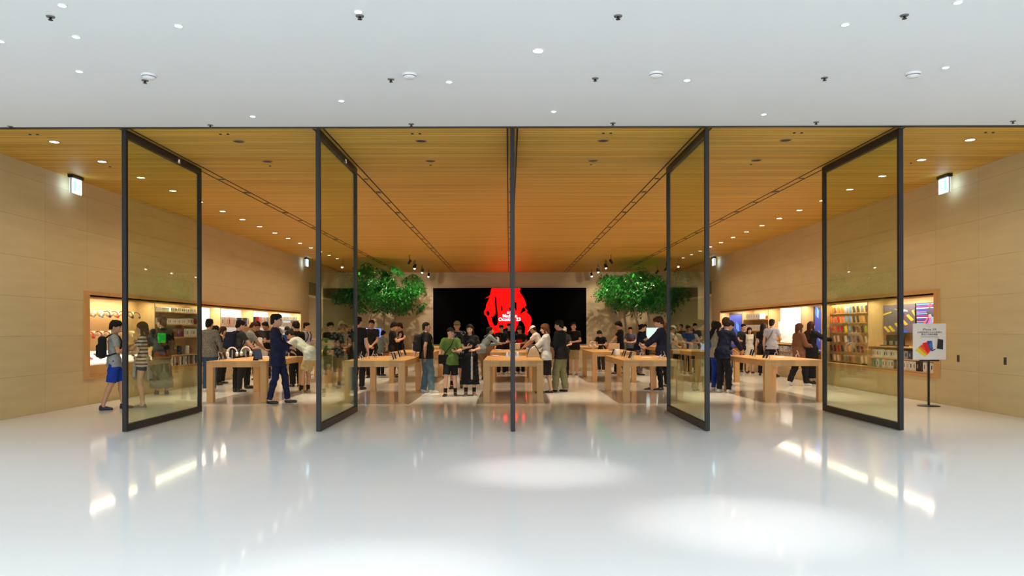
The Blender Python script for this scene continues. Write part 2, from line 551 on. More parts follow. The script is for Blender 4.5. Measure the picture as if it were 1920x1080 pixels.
# adjustable spots around the trees
k = 0
for s in (-1, 1):
    for (x, y, tx, ty, tz) in ((-4.0, 30.7, -5.7, 33.7, 2.5), (-4.05, 32.9, -4.6, 30.8, 0.5), (-4.15, 33.3, -5.2, 40, 2.0), (-4.0, 35.3, -4.6, 33.0, 0.5), (-4.1, 35.8, -4.9, 40, 1.8), (-4.0, 38.0, -4.4, 35.6, 0.5),
                               (-7.0, 32.2, -6.4, 29.8, 0.6), (-6.9, 34.2, -5.7, 36, 2.2), (-6.9, 36.3, -5.3, 40, 2.)):
        p = Vector((-s * x, y, ZC - .28))
        aim = (Vector((-s * tx, ty, tz)) - p).normalized()
        t = thing('track_spotlight', 'small black spotlight %s of the %s trees, %s from the front' % ('on the inner side' if k % 9 < 6 else 'on the outer side', 'right' if s > 0 else 'left', ORD[k % 9 if k % 9 < 6 else k % 9 - 6]), 'spotlight', (p.x, p.y, ZC), 0,
                  'spotlights around the %s trees' % ('right' if s > 0 else 'left'))
        b = MB(); b.tube([(p.x, p.y, ZC), (p.x, p.y, ZC - .22)], .012, 8); b.build('stem', M_BLACK, t)
        b = MB(); b.tube([p - aim * .10, p + aim * .11], .05, 16); b.build('lamp_housing', M_BLACK, t)
        b = MB(); b.tube([p + aim * .108, p + aim * .114], .042, 16); b.build('lens', M_BLED, t)
        if k % 9 in (0, 2, 4, 7, 8):
            lamp('tree_spot_lamp', 'SPOT', tuple(p + aim * .13), 260, (1, .86, .66), target=tuple(p + aim * 3), size=.03, angle=58, blend=.5)
        k += 1
# ------------------------------------------------------------------ tables
TW, TL, TH = 1.24, 3.05, .86
def make_table(label, loc):
    t = thing('display_table', label, 'table', loc, 0, 'oak display tables')
    b = MB(); b.box(-TW / 2, TW / 2, 0, TL, TH - .045, TH)
    b.build('tabletop', M_OAK, t, local=True, bevel=.004)
    b = MB()
    a = .075
    for s in (-1, 1):
        b.box(s * TW / 2, s * (TW / 2 - .05), .13, TL - .13, TH - .125, TH - .045)
    b.box(-TW / 2 + .13, TW / 2 - .13, 0, .05, TH - .125, TH - .045)
    b.box(-TW / 2 + .13, TW / 2 - .13, TL - .05, TL, TH - .125, TH - .045)
    b.build('apron', M_OAK, t, local=True)
    for sx in (-1, 1):
        for (ya, yb) in ((0, .135), (TL - .135, TL)):
            b = MB(); b.box(sx * TW / 2, sx * (TW / 2 - .135), ya, yb, 0, TH - .045)
            b.build('leg', M_OAKV, t, local=True, bevel=.004)
    return t
COLS = (-5.68, -2.83, .03, 2.92, 5.84)
ROWS = (15.95, 21.85, 27.8)
cn = ['leftmost', 'second from left', 'centre', 'second from right', 'rightmost']
rn = ['front row', 'middle row', 'back row']
TAB0 = None
for r, y in enumerate(ROWS):
    for c, x in enumerate(COLS):
        lb = 'pale oak display table on square legs, %s of the %s' % (cn[c], rn[r])
        if TAB0 is None:
            TAB0 = make_table(lb, (x, y, 0)); continue
        t = copy_tree(TAB0); t.location = (x, y, 0); t['label'] = lb

# ------------------------------------------------------------------ products on the tables
def rot2(v, a):
    return (v[0] * math.cos(a) - v[1] * math.sin(a), v[0] * math.sin(a) + v[1] * math.cos(a))
def mk_phone(color, label, group):
    """phone leaning on a slim stand, facing the shop front"""
    t = thing('phone_display', label, 'phone', (0, 0, TH), 0, group)
    ax, ay, az = (1, 0, 0), (0, math.cos(R(22)), 0), (0, 0, 1)
    up = Vector((0, math.sin(R(20)), math.cos(R(20)))); nrm = Vector((0, -math.cos(R(20)), math.sin(R(20))))
    c = Vector((0, 0, .095))
    b = MB(); b.obox(c, (1, 0, 0), nrm, up, (.037, .004, .076)); b.build('phone_body', color, t, local=True, bevel=.006)
    b = MB(); b.obox(c + nrm * .0045, (1, 0, 0), nrm, up, (.034, .0006, .072)); b.build('phone_screen', mat('phone glass', (.015, .017, .022), .15, emit=(.12, .16, .3), strength=.03, vary=0), t, local=True)
    b = MB(); b.tube([(0, .05, 0), (0, .045, .06), c + Vector((0, .01, -.01))], .011, 8); b.build('stand_arm', M_STEEL, t, local=True)
    b = MB(); b.lathe((0, .05, 0), [(.001, .006), (.035, .006), (.035, 0)], 16); b.build('stand_foot', M_STEEL, t, local=True)
    return t
PH = {}
PC = {'black': M_BLACK, 'white': M_WHITE, 'red': mat('red phone', (.75, .02, .02), .4, vary=0), 'gold': mat('gold phone', (.7, .45, .3), .35, metal=.3, vary=0)}
def phone(c, x, y, rz, label, group):
    if c not in PH:
        t = PH[c] = mk_phone(PC[c], label, group)
    else:
        t = copy_tree(PH[c])
    t.location = (x, y, TH); t.rotation_euler = (0, 0, rz); t['label'] = label; t['group'] = group
    return t
def tab(px, py, c=None, r=0):
    x, y = at_z(px, py, TH)
    if c is not None:
        x = min(max(x, COLS[c] - TW / 2 + .09), COLS[c] + TW / 2 - .09)
        y = min(max(y, ROWS[r] + .12), ROWS[r] + TL - .12)
    return x, y
for k, (px, py, c, rz, tb, what) in enumerate((
        (413, 675, 'white', 1.0, 0, 'white phone standing near the front left corner of the leftmost front table'),
        (421, 674, 'black', .9, 0, 'black phone tilted beside the white one on the leftmost front table'),
        (671, 676, 'black', -.9, 1, 'black phone nearest the left glass door on the second front table'),
        (676, 673, 'gold', -.9, 1, 'gold phone beside the black one at the left of the second front table'),
        (688, 673, 'black', -.9, 1, 'black phone left of centre on the second front table'),
        (699, 670, 'white', -.9, 1, 'white phone in the middle of the second front table'),
        (704, 670, 'black', -.9, 1, 'black phone in the middle of the second front table'),
        (714, 668, 'black', -.9, 1, 'black phone at the back of the second front table'),
        (736, 675.5, 'black', 1.2, 1, 'black phone near the front right corner of the second front table'),
        (740, 675, 'white', 1.2, 1, 'white phone near the front right corner of the second front table'),
        (748, 671, 'black', 1.2, 1, 'black phone on the right edge of the second front table'),
        (751, 670, 'gold', 1.2, 1, 'gold phone on the right edge of the second front table'),
        (759, 668, 'black', 1.2, 1, 'black phone at the far right edge of the second front table'),
        (1149, 668, 'black', -1.2, 3, 'black phone at the far left edge of the fourth front table'),
        (1168, 671, 'black', -1.2, 3, 'black phone left of the phone pair on the fourth front table'),
        (1172, 671.5, 'gold', -1.2, 3, 'gold phone in the middle of the left edge of the fourth front table'),
        (1181, 674, 'black', -1.2, 3, 'black phone nearest the front left corner of the fourth front table'),
        (1184, 674.5, 'white', -1.2, 3, 'white phone nearest the front left corner of the fourth front table'),
        (1204, 668, 'gold', .9, 3, 'gold phone standing at the back of the fourth front table'),
        (1209, 668, 'black', .9, 3, 'black phone standing at the back of the fourth front table'),
        (1241, 673, 'black', .9, 3, 'black phone on the right of the fourth front table'),
        (1247, 674, 'white', .9, 3, 'white phone on the right of the fourth front table'),
        (1408, 669, 'black', -1.1, 4, 'black phone at the left end of the rightmost front table'),
        (1412, 670, 'black', -1.1, 4, 'second black phone at the left end of the rightmost front table'),
        (1433, 674, 'black', -1.1, 4, 'black phone near the front leg of the rightmost front table'),
        (1439, 674.5, 'black', -1.1, 4, 'black phone just right of the front leg of the rightmost front table'),
        (1470, 668, 'gold', .9, 4, 'gold phone in the middle of the rightmost front table'),
        (1476, 668, 'black', .9, 4, 'black phone in the middle of the rightmost front table'),
        (1498, 672, 'gold', 1.0, 4, 'gold phone at the right of the rightmost front table'),
        (1504, 672, 'gold', 1.0, 4, 'gold phone right of its twin on the rightmost front table'),
        (1113, 652, 'black', -1.2, 103, 'black phone at the left of the fourth middle-row table'),
        (1118, 653, 'black', -1.2, 103, 'second black phone at the left of the fourth middle-row table'),
        (1131, 654, 'red', -.7, 103, 'bright red phone on the fourth middle-row table'))):
    x, y = tab(px, py, tb % 100, tb // 100)
    phone(c, x, y, math.copysign(1.25 + .1 * (k % 3), rz), what, 'phones on the display tables')

def tablet(x, y, rz, color, label, flat=True, z=TH):
    t = thing('tablet_display', label, 'tablet', (x, y, z), rz, 'tablets and laptops on the tables')
    if flat:
        b = MB(); b.box(-.09, .09, -.125, .125, 0, .007); b.build('tablet_body', color, t, local=True, bevel=.003)
        b = MB(); b.box(-.082, .082, -.115, .115, .007, .0078); b.build('tablet_screen', mat('bright tablet screen', (.5, .55, .6), .2, emit=(.7, .8, 1), strength=.7, vary=0), t, local=True)
    else:
        up = Vector((0, math.sin(R(25)), math.cos(R(25)))); nrm = Vector((0, -math.cos(R(25)), math.sin(R(25))))
        b = MB(); b.obox(Vector((0, 0, .13)), (1, 0, 0), nrm, up, (.09, .004, .12)); b.build('tablet_body', color, t, local=True, bevel=.004)
        b = MB(); b.obox(Vector((0, 0, .13)) + nrm * .0045, (1, 0, 0), nrm, up, (.082, .0006, .11)); b.build('tablet_screen', mat('dim tablet screen', (.03, .03, .04), .2, emit=(.3, .4, .6), strength=.08, vary=0), t, local=True)
        b = MB(); b.obox(Vector((0, .07, .06)), (1, 0, 0), (0, .8, .6), (0, -.6, .8), (.06, .003, .075)); b.build('stand', color, t, local=True)
    return t
for (px, py, tb, rz, fl, cc, lb) in ((483, 675, 0, .7, False, 'black', 'black tablet propped on the leftmost front table beside the suited man'),
                                 (500, 668, 0, .2, True, 'white', 'bright tablet lying at the right of the leftmost front table'),
                                 (1212, 671, 3, .1, True, 'white', 'white tablet lying flat in the middle of the fourth front table'),
                                 (1238, 669, 3, .3, True, 'red', 'tablet with a red edge lying on the fourth front table'),
                                 (1460, 671, 4, 0, True, 'white', 'white tablet lying on the rightmost front table near its front edge'),
                                 (930, 665, 2, .2, True, 'black', 'dark tablet lying at the back left of the centre front table'),
                                 (935, 654, 102, .2, True, 'white', 'pale tablet lying on the left of the centre middle-row table'),
                                 (1010, 654, 102, 0, False, 'black', 'black tablet propped at the right of the centre middle-row table')):
    x, y = tab(px, py, tb % 100, tb // 100)
    tablet(x, y, rz, PC[cc], lb, fl)

def laptop(x, y, rz, label):
    t = thing('laptop', label, 'laptop', (x, y, TH), rz, 'tablets and laptops on the tables')
    m = mat('silver aluminium', (.6, .6, .62), .35, metal=.7, vary=.02)
    b = MB(); b.box(-.16, .16, -.11, .11, 0, .012); b.build('keyboard_base', m, t, local=True, bevel=.003)
    up = Vector((0, math.sin(R(18)), math.cos(R(18)))); nrm = Vector((0, -math.cos(R(18)), math.sin(R(18))))
    c = Vector((0, .11, .012)) + up * .11
    b = MB(); b.obox(c, (1, 0, 0), nrm, up, (.16, .003, .11)); b.build('lid', m, t, local=True, bevel=.002)
    b = MB(); b.obox(c + nrm * .0035, (1, 0, 0), nrm, up, (.15, .0006, .1)); b.build('laptop_screen', mat('laptop screen glow', (.1, .1, .15), .2, emit=(.5, .65, 1), strength=.8, vary=0), t, local=True)
    return t
for (c, r, dx, dy, rz, lb) in ((0, 0, .25, 2.3, 1.3, 'laptop open at the right rear of the leftmost front table'), (0, 1, -.2, .6, -1.4, 'laptop open on the leftmost middle-row table'),
                               (0, 1, .3, 1.6, 1.4, 'laptop open at the rear of the leftmost middle-row table'), (3, 1, .2, 1.5, 3.0, 'laptop open on the fourth middle-row table'),
                               (4, 1, -.3, .8, -1.2, 'laptop open on the rightmost middle-row table'), (4, 1, .2, 2.0, 1.2, 'laptop open at the rear of the rightmost middle-row table'),
                               (1, 1, 0.1, .9, 0.2, 'laptop open on the second middle-row table'), (2, 1, .1, 1.9, 3.1, 'laptop open at the rear of the centre middle-row table')):
    laptop(COLS[c] + dx, ROWS[r] + dy, rz, lb)

def headphones_mesh(t, z, color, stand=True, sc_=1.0, axis='x'):
    b = MB()
    pts = []
    for k in range(13):
        a = math.pi * k / 12
        pts.append((-.085 * math.cos(a) * sc_, 0, z + .09 * sc_ + .10 * sc_ * math.sin(a)))
    b.tube(pts, .011 * sc_, 8); b.build('headband', color, t, local=True)
    for s in (-1, 1):
        b = MB(); b.tube([(s * .062 * sc_, 0, z + .07 * sc_), (s * .075 * sc_, 0, z + .07 * sc_), (s * .10 * sc_, 0, z + .07 * sc_)], [.036 * sc_, .042 * sc_, .036 * sc_], 14); b.build('ear_cup', color, t, local=True)
    if stand:
        b = MB(); b.tube([(0, 0, 0), (0, 0, z + .18)], .008, 8); b.lathe((0, 0, 0), [(.001, .008), (.06, .008), (.06, 0)], 18); b.build('display_stand', M_STEEL, t, local=True)
for (px, py, tb, cc, lb) in ((429, 672, 0, 'white', 'white headphones on a stand at the left of the leftmost front table'),
                             (461, 671, 0, 'white', 'white headphones on a stand in the middle of the leftmost front table'),
                             (1088, 650, 103, 'white', 'pale headphones on a stand at the left end of the fourth middle-row table')):
    x, y = tab(px, py, tb % 100, tb // 100)
    t = thing('headphones', lb, 'headphones', (x, y, TH), .5)
    headphones_mesh(t, .02, M_WHITE if px < 1000 else mat('cream headphones', (.75, .6, .48), .5, vary=0), True, 1.25)

# small clear display of earphone cases on the centre table
for k in range(4):
    x, y = tab(951 + k * 6.5, 670, 2, 0)
    t = thing('earphone_display', 'clear block with small white case, %s of the four on the centre front table' % ('leftmost', 'second', 'third', 'rightmost')[k], 'earphones', (x, y, TH), 0, 'earphone displays on the centre table')
    b = MB(); b.box(-.03, .03, -.03, .03, 0, .09); b.build('clear_block', mat('pale blue acrylic', (.55, .66, .85), .1, vary=0, spec=.8), t, local=True, bevel=.004)
    b = MB(); b.box(-.022, .022, -.022, .022, .09, .125); b.build('case', M_WHITE, t, local=True, bevel=.008)
x, y = tab(1157, 668, 3)
t = thing('speaker_display', 'small white cylinder speaker on the fourth front table', 'speaker', (x, y, TH))
b = MB(); b.lathe((0, 0, 0), [(.001, 0), (.06, 0), (.07, .03), (.07, .14), (.055, .17), (.001, .172)], 20); b.build('speaker_body', mat('speaker mesh cloth', (.6, .6, .6), .8), t, local=True)
b = MB(); b.lathe((0, 0, .172), [(.035, 0), (.035, .003), (.001, .003)], 16); b.build('touch_top', M_BLACK, t, local=True)
x, y = tab(1306, 652, 4, 1)
b = MB(); b.box(x - .2, x + .2, y - .12, y + .12, TH, TH + .27)
b.use(MATS['silver aluminium']).box(x - .05, x + .05, y - .122, y - .12, TH + .1, TH + .2)
o = b.build('carton', mat('cream carton', (.74, .68, .55), .6)); o.data.materials.clear(); o.data.materials.append(mat('cream carton')); o.data.materials.append(M_WHITE)
tag(o, 'white carton on the left of the rightmost middle-row table', 'box')

# two large monitors at the back
for (x, lb, em, st) in ((5.5, 'large monitor with a plain pale cyan screen on the rightmost back-row table', (.62, .93, 1.), 1.0), (-5.25, 'large monitor with a blue and white picture on the leftmost back-row table', (.55, .65, 1.), 1.0)):
    y = 29.0
    t = thing('desktop_monitor', lb, 'monitor', (x, y, TH))
    b = MB(); b.box(-.43, .43, -.015, .015, .14, .72); b.build('monitor_case', M_BLACK, t, local=True, bevel=.006)
    b = MB(); b.box(-.41, .41, -.0175, -.0155, .16, .70)
    if x < 0:
        b.use(mat('pale screen', (.6, .9, 1), .3, emit=em, strength=st, vary=0))
        b = MB(); b.use(mat('blue picture screen', (.1, .2, .6), .3, emit=(.12, .22, .75), strength=st, vary=0)).box(-.41, .41, -.0175, -.0155, .16, .70)
        b.use(mat('white picture screen', (.8, .85, 1), .3, emit=(.85, .9, 1), strength=st, vary=0)).poly([(0, 1, 2, 3)], [(-.41, -.019, .70), (-.41, -.019, .55), (-.2, -.019, .5), (-.12, -.019, .70)]).poly([(0, 1, 2, 3)], [(0, -.019, .70), (-.1, -.019, .45), (.2, -.019, .4), (.18, -.019, .70)])
        b.build('monitor_screen', None, t, local=True)
    else:
        b.build('monitor_screen', mat('cyan screen', (.6, .9, 1), .3, emit=em, strength=.55, vary=0), t, local=True)
    b = MB(); b.box(-.04, .04, .0, .02, 0, .3); b.box(-.12, .12, -.08, .1, 0, .012); b.build('monitor_foot', MATS['silver aluminium'], t, local=True)

# ------------------------------------------------------------------ wall shelving
EDG = [NY0 + .18, 18.62, 21.4, 22.87, 25.78, 28.65, NY1 - .03]
DEP = .42
ZB, ZT = NZ0 + .07, NZ1 - .09
M_NICHE = brick_mat('oak niche lining', (.66, .43, .20), (.62, .40, .18), (.55, .33, .14), 3.5, .4, .0008, .5, .3, .5, grain=(2, 20, 1), axes='YZ', veins=.08)
M_NICHEX = brick_mat('oak niche side', (.66, .43, .20), (.62, .40, .18), (.55, .33, .14), 3.5, .4, .0008, .5, .3, .5, grain=(20, 2, 1), axes='XZ', veins=.08)
M_LED = mat('shelf light strip', (1, 1, 1), .4, emit=(1, .9, .7), strength=1.6, vary=0)
M_WHITEB = mat('white backlit panel', (.9, .9, .9), .5, emit=(1, .97, .92), strength=.35, vary=0)
bayn = ['first bay from the front', 'second bay from the front', 'narrow third bay', 'fourth bay', 'fifth bay', 'sixth and farthest bay']
UNIT = {}
for s, sn in ((-1, 'left'), (1, 'right')):
    xw, xb = s * XW, s * (XW + DEP)
    # outer frame standing a little proud of the stone
    b = MB()
    xo = s * (XW - .025)
    b.box(xo, s * (XW + .06), NY0, NY0 + .20, NZ0, NZ1)
    b.box(xo, s * (XW + .06), NY1 - .06, NY1, NZ0, NZ1)
    b.box(xo, s * (XW + .06), NY0 + .20, NY1 - .06, NZ1 - .078, NZ1)
    b.box(xo, s * (XW + .06), NY0 + .20, NY1 - .06, NZ0, NZ0 + .066)
    fr = b.build('shelving_frame', M_OAKV)
    tag(fr, 'long oak surround framing the lit shelving in the %s wall' % sn, 'frame', 'shelving surrounds')
    b = MB(); b.box(s * (XW + DEP + .03), s * (XW + DEP + .05), NY0 + .01, NY1 - .01, NZ0 + .01, NZ1 - .01)
    struct(b.build('trim_6' if s < 0 else 'trim_7', M_DARKREC))
    for k in range(6):
        y0, y1 = EDG[k] + .004, EDG[k + 1] - .004
        t = thing('wall_shelving', 'lit oak shelving, %s in the %s wall' % (bayn[k], sn), 'shelving', (s * (XW + .2), y0, ZB), 0, 'lit shelving in the %s wall' % sn)
        UNIT[(s, k)] = (t, y0, y1)
        b = MB(); b.box(xb, s * (XW + DEP + .02), y0, y1, ZB - .02, ZT + .02); b.build('back_panel', M_NICHE, t)
        b = MB(); b.box(s * (XW + .01), xb, y0, y0 + .02, ZB, ZT); b.build('side_panel', M_NICHEX, t)
        b = MB(); b.box(s * (XW + .01), xb, y1 - .02, y1, ZB, ZT); b.build('side_panel', M_NICHEX, t)
        b = MB(); b.box(s * (XW + .01), xb, y0 + .02, y1 - .02, ZT - .02, ZT); b.build('top_panel', M_NICHE, t)
        b = MB(); b.box(s * (XW + .01), xb, y0 + .02, y1 - .02, ZB, ZB + .025); b.build('bottom_shelf', M_NICHE, t)
        b = MB(); b.box(s * (XW + .05), s * (XW + .08), y0 + .05, y1 - .05, ZT - .03, ZT - .021); b.build('light_strip', M_LED, t)
        b = MB(); b.box(s * (XW + .01), s * (XW + .03), y0 + .02, y1 - .02, ZT - .055, ZT); b.build('added_glare_lip', M_OAK, t)  # added lip that blocks the strip's glare and its streaks on the floor
        ym = (y0 + y1) / 2
        pw = 8.5 * (y1 - y0)
        if (s, k) in ((-1, 5), (-1, 4), (-1, 3)): pw *= 1.3
        lamp('shelf_strip_lamp', 'AREA', (s * (XW + .10), ym, ZT - .035), pw, (1, .86, .62), target=(s * (XW + .22), ym, 1.2), size=.05, size_y=(y1 - y0) * .9)
# area lamp long side must run along Y
for o in col.objects:
    if o.name.startswith('shelf_strip_lamp'):
        s = -1 if o.location.x < 0 else 1
        d = Vector((s * .12, 0, -.95)).normalized()
        yv = Vector((0, 1, 0)); z = -d; xv = yv.cross(z).normalized(); yv = z.cross(xv)
        o.rotation_euler = Matrix((xv, yv, z)).transposed().to_euler()

def shelf(s, k, z, ya=None, yb=None, thick=.028, dep=.36, m=None):
    t, y0, y1 = UNIT[(s, k)]
    ya = y0 + .02 if ya is None else ya; yb = y1 - .02 if yb is None else yb
    b = MB(); b.box(s * (XW + DEP - .0), s * (XW + DEP - dep), ya, yb, z - thick, z)
    return b.build('shelf', m or M_NICHE, t, bevel=.002)

BOXC = {}
PAL = {'white': (.85, .85, .84), 'black': (.02, .02, .022), 'red': (.70, .03, .05), 'pink': (.8, .35, .38), 'grey': (.35, .36, .38), 'purple': (.18, .08, .2), 'cream': (.75, .68, .55),
       'teal': (.10, .42, .38), 'navy': (.03, .05, .15), 'brown': (.25, .12, .06), 'blue': (.08, .2, .6), 'silver': (.6, .6, .62), 'maroon': (.2, .02, .04)}
def pmat(c):
    return mat(c + ' packaging', PAL[c], .45, vary=.03, scale=30)
def box_mesh(s, w, h, d, c, mark):
    key = (s, round(w, 3), round(h, 3), round(d, 3), c, mark)
    if key in BOXC: return BOXC[key]
    b = MB(); b.use(pmat(c)); b.box(0, s * d, -w / 2, w / 2, 0, h)
    if mark:
        b.use(pmat(mark))
        xm = -s * .0012
        if h > w * 1.1:
            b.box(0, xm, -w * .17, w * .17, h * .30, h * .72)
        else:
            b.box(0, xm, -w * .3, w * .1, h * .3, h * .7)
    o = b.build('product_box')
    me = o.data
    bpy.data.objects.remove(o)
    BOXC[key] = me
    return me
def boxes(s, y0, y1, z, w, h, d, gap, cs, label, group, x=None, marks=('grey', 'black', None), stack=1, name='product_box', jit=.004):
    """a row of product boxes facing the shop"""
    n = max(1, int((y1 - y0 + gap) / (w + gap)))
    x = s * (XW + .09) if x is None else x
    for i in range(n):
        for j in range(stack):
            c = cs[i * len(cs) // n] if isinstance(cs, list) else cs[i % len(cs)]
            mk = marks[(i + j) % len(marks)]
            if mk == c: mk = None
            o = bpy.data.objects.new(name, box_mesh(s, w, h, d, c, mk))
            col.objects.link(o)
            o.location = (x + random.uniform(-jit, jit), y0 + w / 2 + i * (w + gap), z + j * (h + .0005))
            tag(o, '%s %s%s, %s from near end' % (c, {0: '', 1: 'upper '}[j] if stack > 1 else '', label, ORD[i]), 'box', group)

# left wall, first bay: headphones on round pegs, slanted light table below
t, y0, y1 = UNIT[(-1, 0)]
s = -1
hp_cols = {0: ['cream', 'lightblue', 'navy', 'red', 'black', 'black', 'black'], 1: ['red', 'maroon', 'maroon', 'black', 'black', 'cream', None]}
hc = {'cream': (.65, .5, .35), 'lightblue': (.25, .65, .85), 'navy': (.02, .02, .07), 'red': (.8, .01, .01), 'black': (.012, .012, .014), 'maroon': (.16, .01, .04)}
M_PEG = mat('pale wood peg', (.72, .52, .30), .45, vary=.04)
posn = ['first', 'second', 'third', 'fourth', 'fifth', 'sixth', 'last']
for r, z in enumerate((1.86, 1.42)):
    for i in range(7):
        y = 15.98 + i * .335
        b = MB(); xb_ = -(XW + DEP)
        b.tube([(xb_, y, z), (xb_ + .12, y, z)], .022, 12)
        b.tube([(xb_ + .09, y, z), (xb_ + .12, y, z), (xb_ + .17, y, z), (xb_ + .21, y, z), (xb_ + .225, y, z)], [.04, .066, .074, .058, .02], 18)
        b.build('head_form_peg', M_PEG, t)
        c = hp_cols[r][i]
        if not c: continue
        p = thing('headphones', '%s headphones, %s on the %s row of pegs in the first left bay' % ({'lightblue': 'light blue'}.get(c, c), posn[i], ('upper', 'lower')[r]), 'headphones', (xb_ + .26, y, z - .125), 0, 'headphones on the wall pegs')
        headphones_mesh(p, .01, mat(c + ' headphones', hc[c], .4, vary=0), False, .92)
        p.rotation_euler = (0, 0, .25)
b = MB()
b.poly([(0, 1, 2, 3), (4, 7, 6, 5), (0, 4, 5, 1), (1, 5, 6, 2), (2, 6, 7, 3), (3, 7, 4, 0)],
       [(s * (XW + .02), y0 + .03, .82), (s * (XW + .02), y1 - .03, .82), (s * (XW + .36), y1 - .03, 1.06), (s * (XW + .36), y0 + .03, 1.06),
        (s * (XW + .02), y0 + .03, .79), (s * (XW + .02), y1 - .03, .79), (s * (XW + .36), y1 - .03, 1.03), (s * (XW + .36), y0 + .03, 1.03)])
b.build('lit_slanted_panel', M_WHITEB, t)
b = MB(); b.box(s * (XW + .015), s * (XW + .38), y0 + .03, y1 - .03, ZB + .03, .785); b.build('drawer_front', M_OAK, t)
for i in range(7):
    y = 16.0 + i * .36
    b = MB()
    nrm = Vector((-s * .24, 0, .34)).normalized(); up = Vector((s * .34, 0, .24)).normalized()
    c = Vector((s * (XW + .19), y, .947)) + nrm * .012
    b.obox(c, (0, 1, 0), nrm, up, (.04, .006, .09))
    tag(b.build('earphone_pack', PC['black'] if i % 2 else mat('dark red pack', (.25, .02, .03), .4)), 'small dark earphone pack lying on the lit slanted panel, %s from the front' % posn[i], 'earphones', 'earphone packs on the slanted panel')

# left wall, second bay: packed shelves
t, y0, y1 = UNIT[(-1, 1)]
for z in (1.97, 1.66, 1.33, .86): shelf(-1, 1, z)
G = 'boxes in the second left bay'
boxes(-1, y0 + .05, y0 + 1.0, 1.97, .22, .10, .2, .01, ['white'], 'flat box, near half of top shelf, second left bay', G, stack=1, marks=(None,))
boxes(-1, y0 + 1.05, y1 - .05, 1.97, .12, .12, .2, .012, ['white'], 'box with dark picture, top shelf, second left bay', G, marks=('black', 'grey', 'black'))
boxes(-1, y0 + .05, y1 - .7, 1.66, .085, .14, .2, .008, ['white'], 'narrow box on the second shelf, second left bay', G)
boxes(-1, y1 - .68, y1 - .05, 1.66, .09, .16, .2, .01, ['white', 'silver', 'maroon'], 'box, far end of second shelf, second left bay', G, marks=('black', 'maroon'))
boxes(-1, y0 + .05, y1 - .05, 1.33, .11, .21, .1, .03, ['pink', 'red', 'red', 'purple', 'grey', 'brown', 'purple', 'maroon', 'white', 'white', 'white', 'white'], 'case pack on third shelf, second left bay', G, marks=(None, 'grey', 'black'))
for i, c in enumerate(('grey', 'black', 'navy', 'white')):
    y = y0 + .9 + i * .46
    b = MB(); b.lathe((s * (XW + .2), y, .86), [(.001, 0), (.06, 0), (.062, .02), (.062, .21), (.055, .23), (.001, .235)], 18)
    b.use(M_STEEL).lathe((s * (XW + .2), y, .86), [(.063, .02), (.063, .035)], 18)
    o = b.build('speaker'); o.data.materials.clear(); o.data.materials.append(pmat(c)); o.data.materials.append(M_STEEL)
    tag(o, '%s cylindrical speaker alone on the open fourth shelf, second left bay' % c, 'speaker', 'speakers on the fourth shelf')
boxes(-1, y0 + .05, y1 - .05, ZB + .025, .075, .22, .2, .012, ['silver', 'white', 'navy', 'silver', 'maroon', 'grey', 'white', 'black'] * 3, 'upright box on the bottom shelf, second left bay', G)

# left bays three to six
t, y0, y1 = UNIT[(-1, 2)]
b = MB(); b.box(s * (XW + .30), s * (XW + .33), y0 + .05, y1 - .1, .85, ZT - .06); b.build('light_panel', M_WHITEB, t)
b = MB(); b.box(s * (XW + .295), s * (XW + .299), y0 + .25, y0 + .5, 1.2, 1.5); b.build('blue_mark', mat('blue print', (.1, .25, .6), .5), t)
shelf(-1, 2, .8)
for k, nm_ in ((3, 'fourth left bay'), (4, 'fifth left bay'), (5, 'far left bay')):
    t, y0, y1 = UNIT[(-1, k)]
    b = MB(); b.box(s * (XW + DEP - .02), s * (XW + DEP - .005), y0 + .03, y1 - .03, .6, ZT - .05); b.build('light_panel', M_WHITEB, t)
    G = 'boxes in the ' + nm_
    zs = (1.62, 1.2, .82) if k != 5 else (1.9, 1.65, 1.4, 1.1, .82)
    for q, z in enumerate(zs): shelf(-1, k, z, m=None if k != 5 else M_WHITE)
    if k == 3:
        boxes(-1, y0 + .1, y1 - .05, 1.62, .16, .28, .12, .03, ['white', 'cream', 'pink', 'cream', 'white', 'navy', 'grey', 'navy', 'white'], 'bottle box standing on the upper shelf, ' + nm_, G)
        boxes(-1, y0 + .1, y1 - .05, 1.2, .14, .24, .12, .03, ['black', 'white', 'white', 'grey', 'silver', 'white'], 'box standing on the middle shelf, ' + nm_, G)
        boxes(-1, y0 + .1, y1 - .05, .82, .14, .24, .12, .03, ['white', 'white', 'grey'], 'box standing on the low shelf, ' + nm_, G)
    elif k == 4:
        boxes(-1, y0 + .1, y1 - .05, 1.62, .09, .34, .12, .015, ['purple', 'navy', 'red', 'red', 'pink', 'pink', 'white', 'cream', 'white', 'grey', 'cream', 'grey', 'white', 'brown', 'grey'], 'tall case pack on the upper shelf, ' + nm_, G)
        boxes(-1, y0 + .1, y1 - .05, 1.2, .12, .24, .12, .03, ['white', 'silver', 'white'], 'box standing on the middle shelf, ' + nm_, G)
        boxes(-1, y0 + .1, y1 - .05, .82, .12, .24, .12, .03, ['white', 'black', 'white'], 'box standing on the low shelf, ' + nm_, G)
    else:
        for z in zs:
            boxes(-1, y0 + .1, y1 - .1, z, .2, .13, .2, .04, ['white'], 'flat box on %s white shelf, ' % ORD[zs.index(z)] + nm_, G, marks=(None, 'cream'))

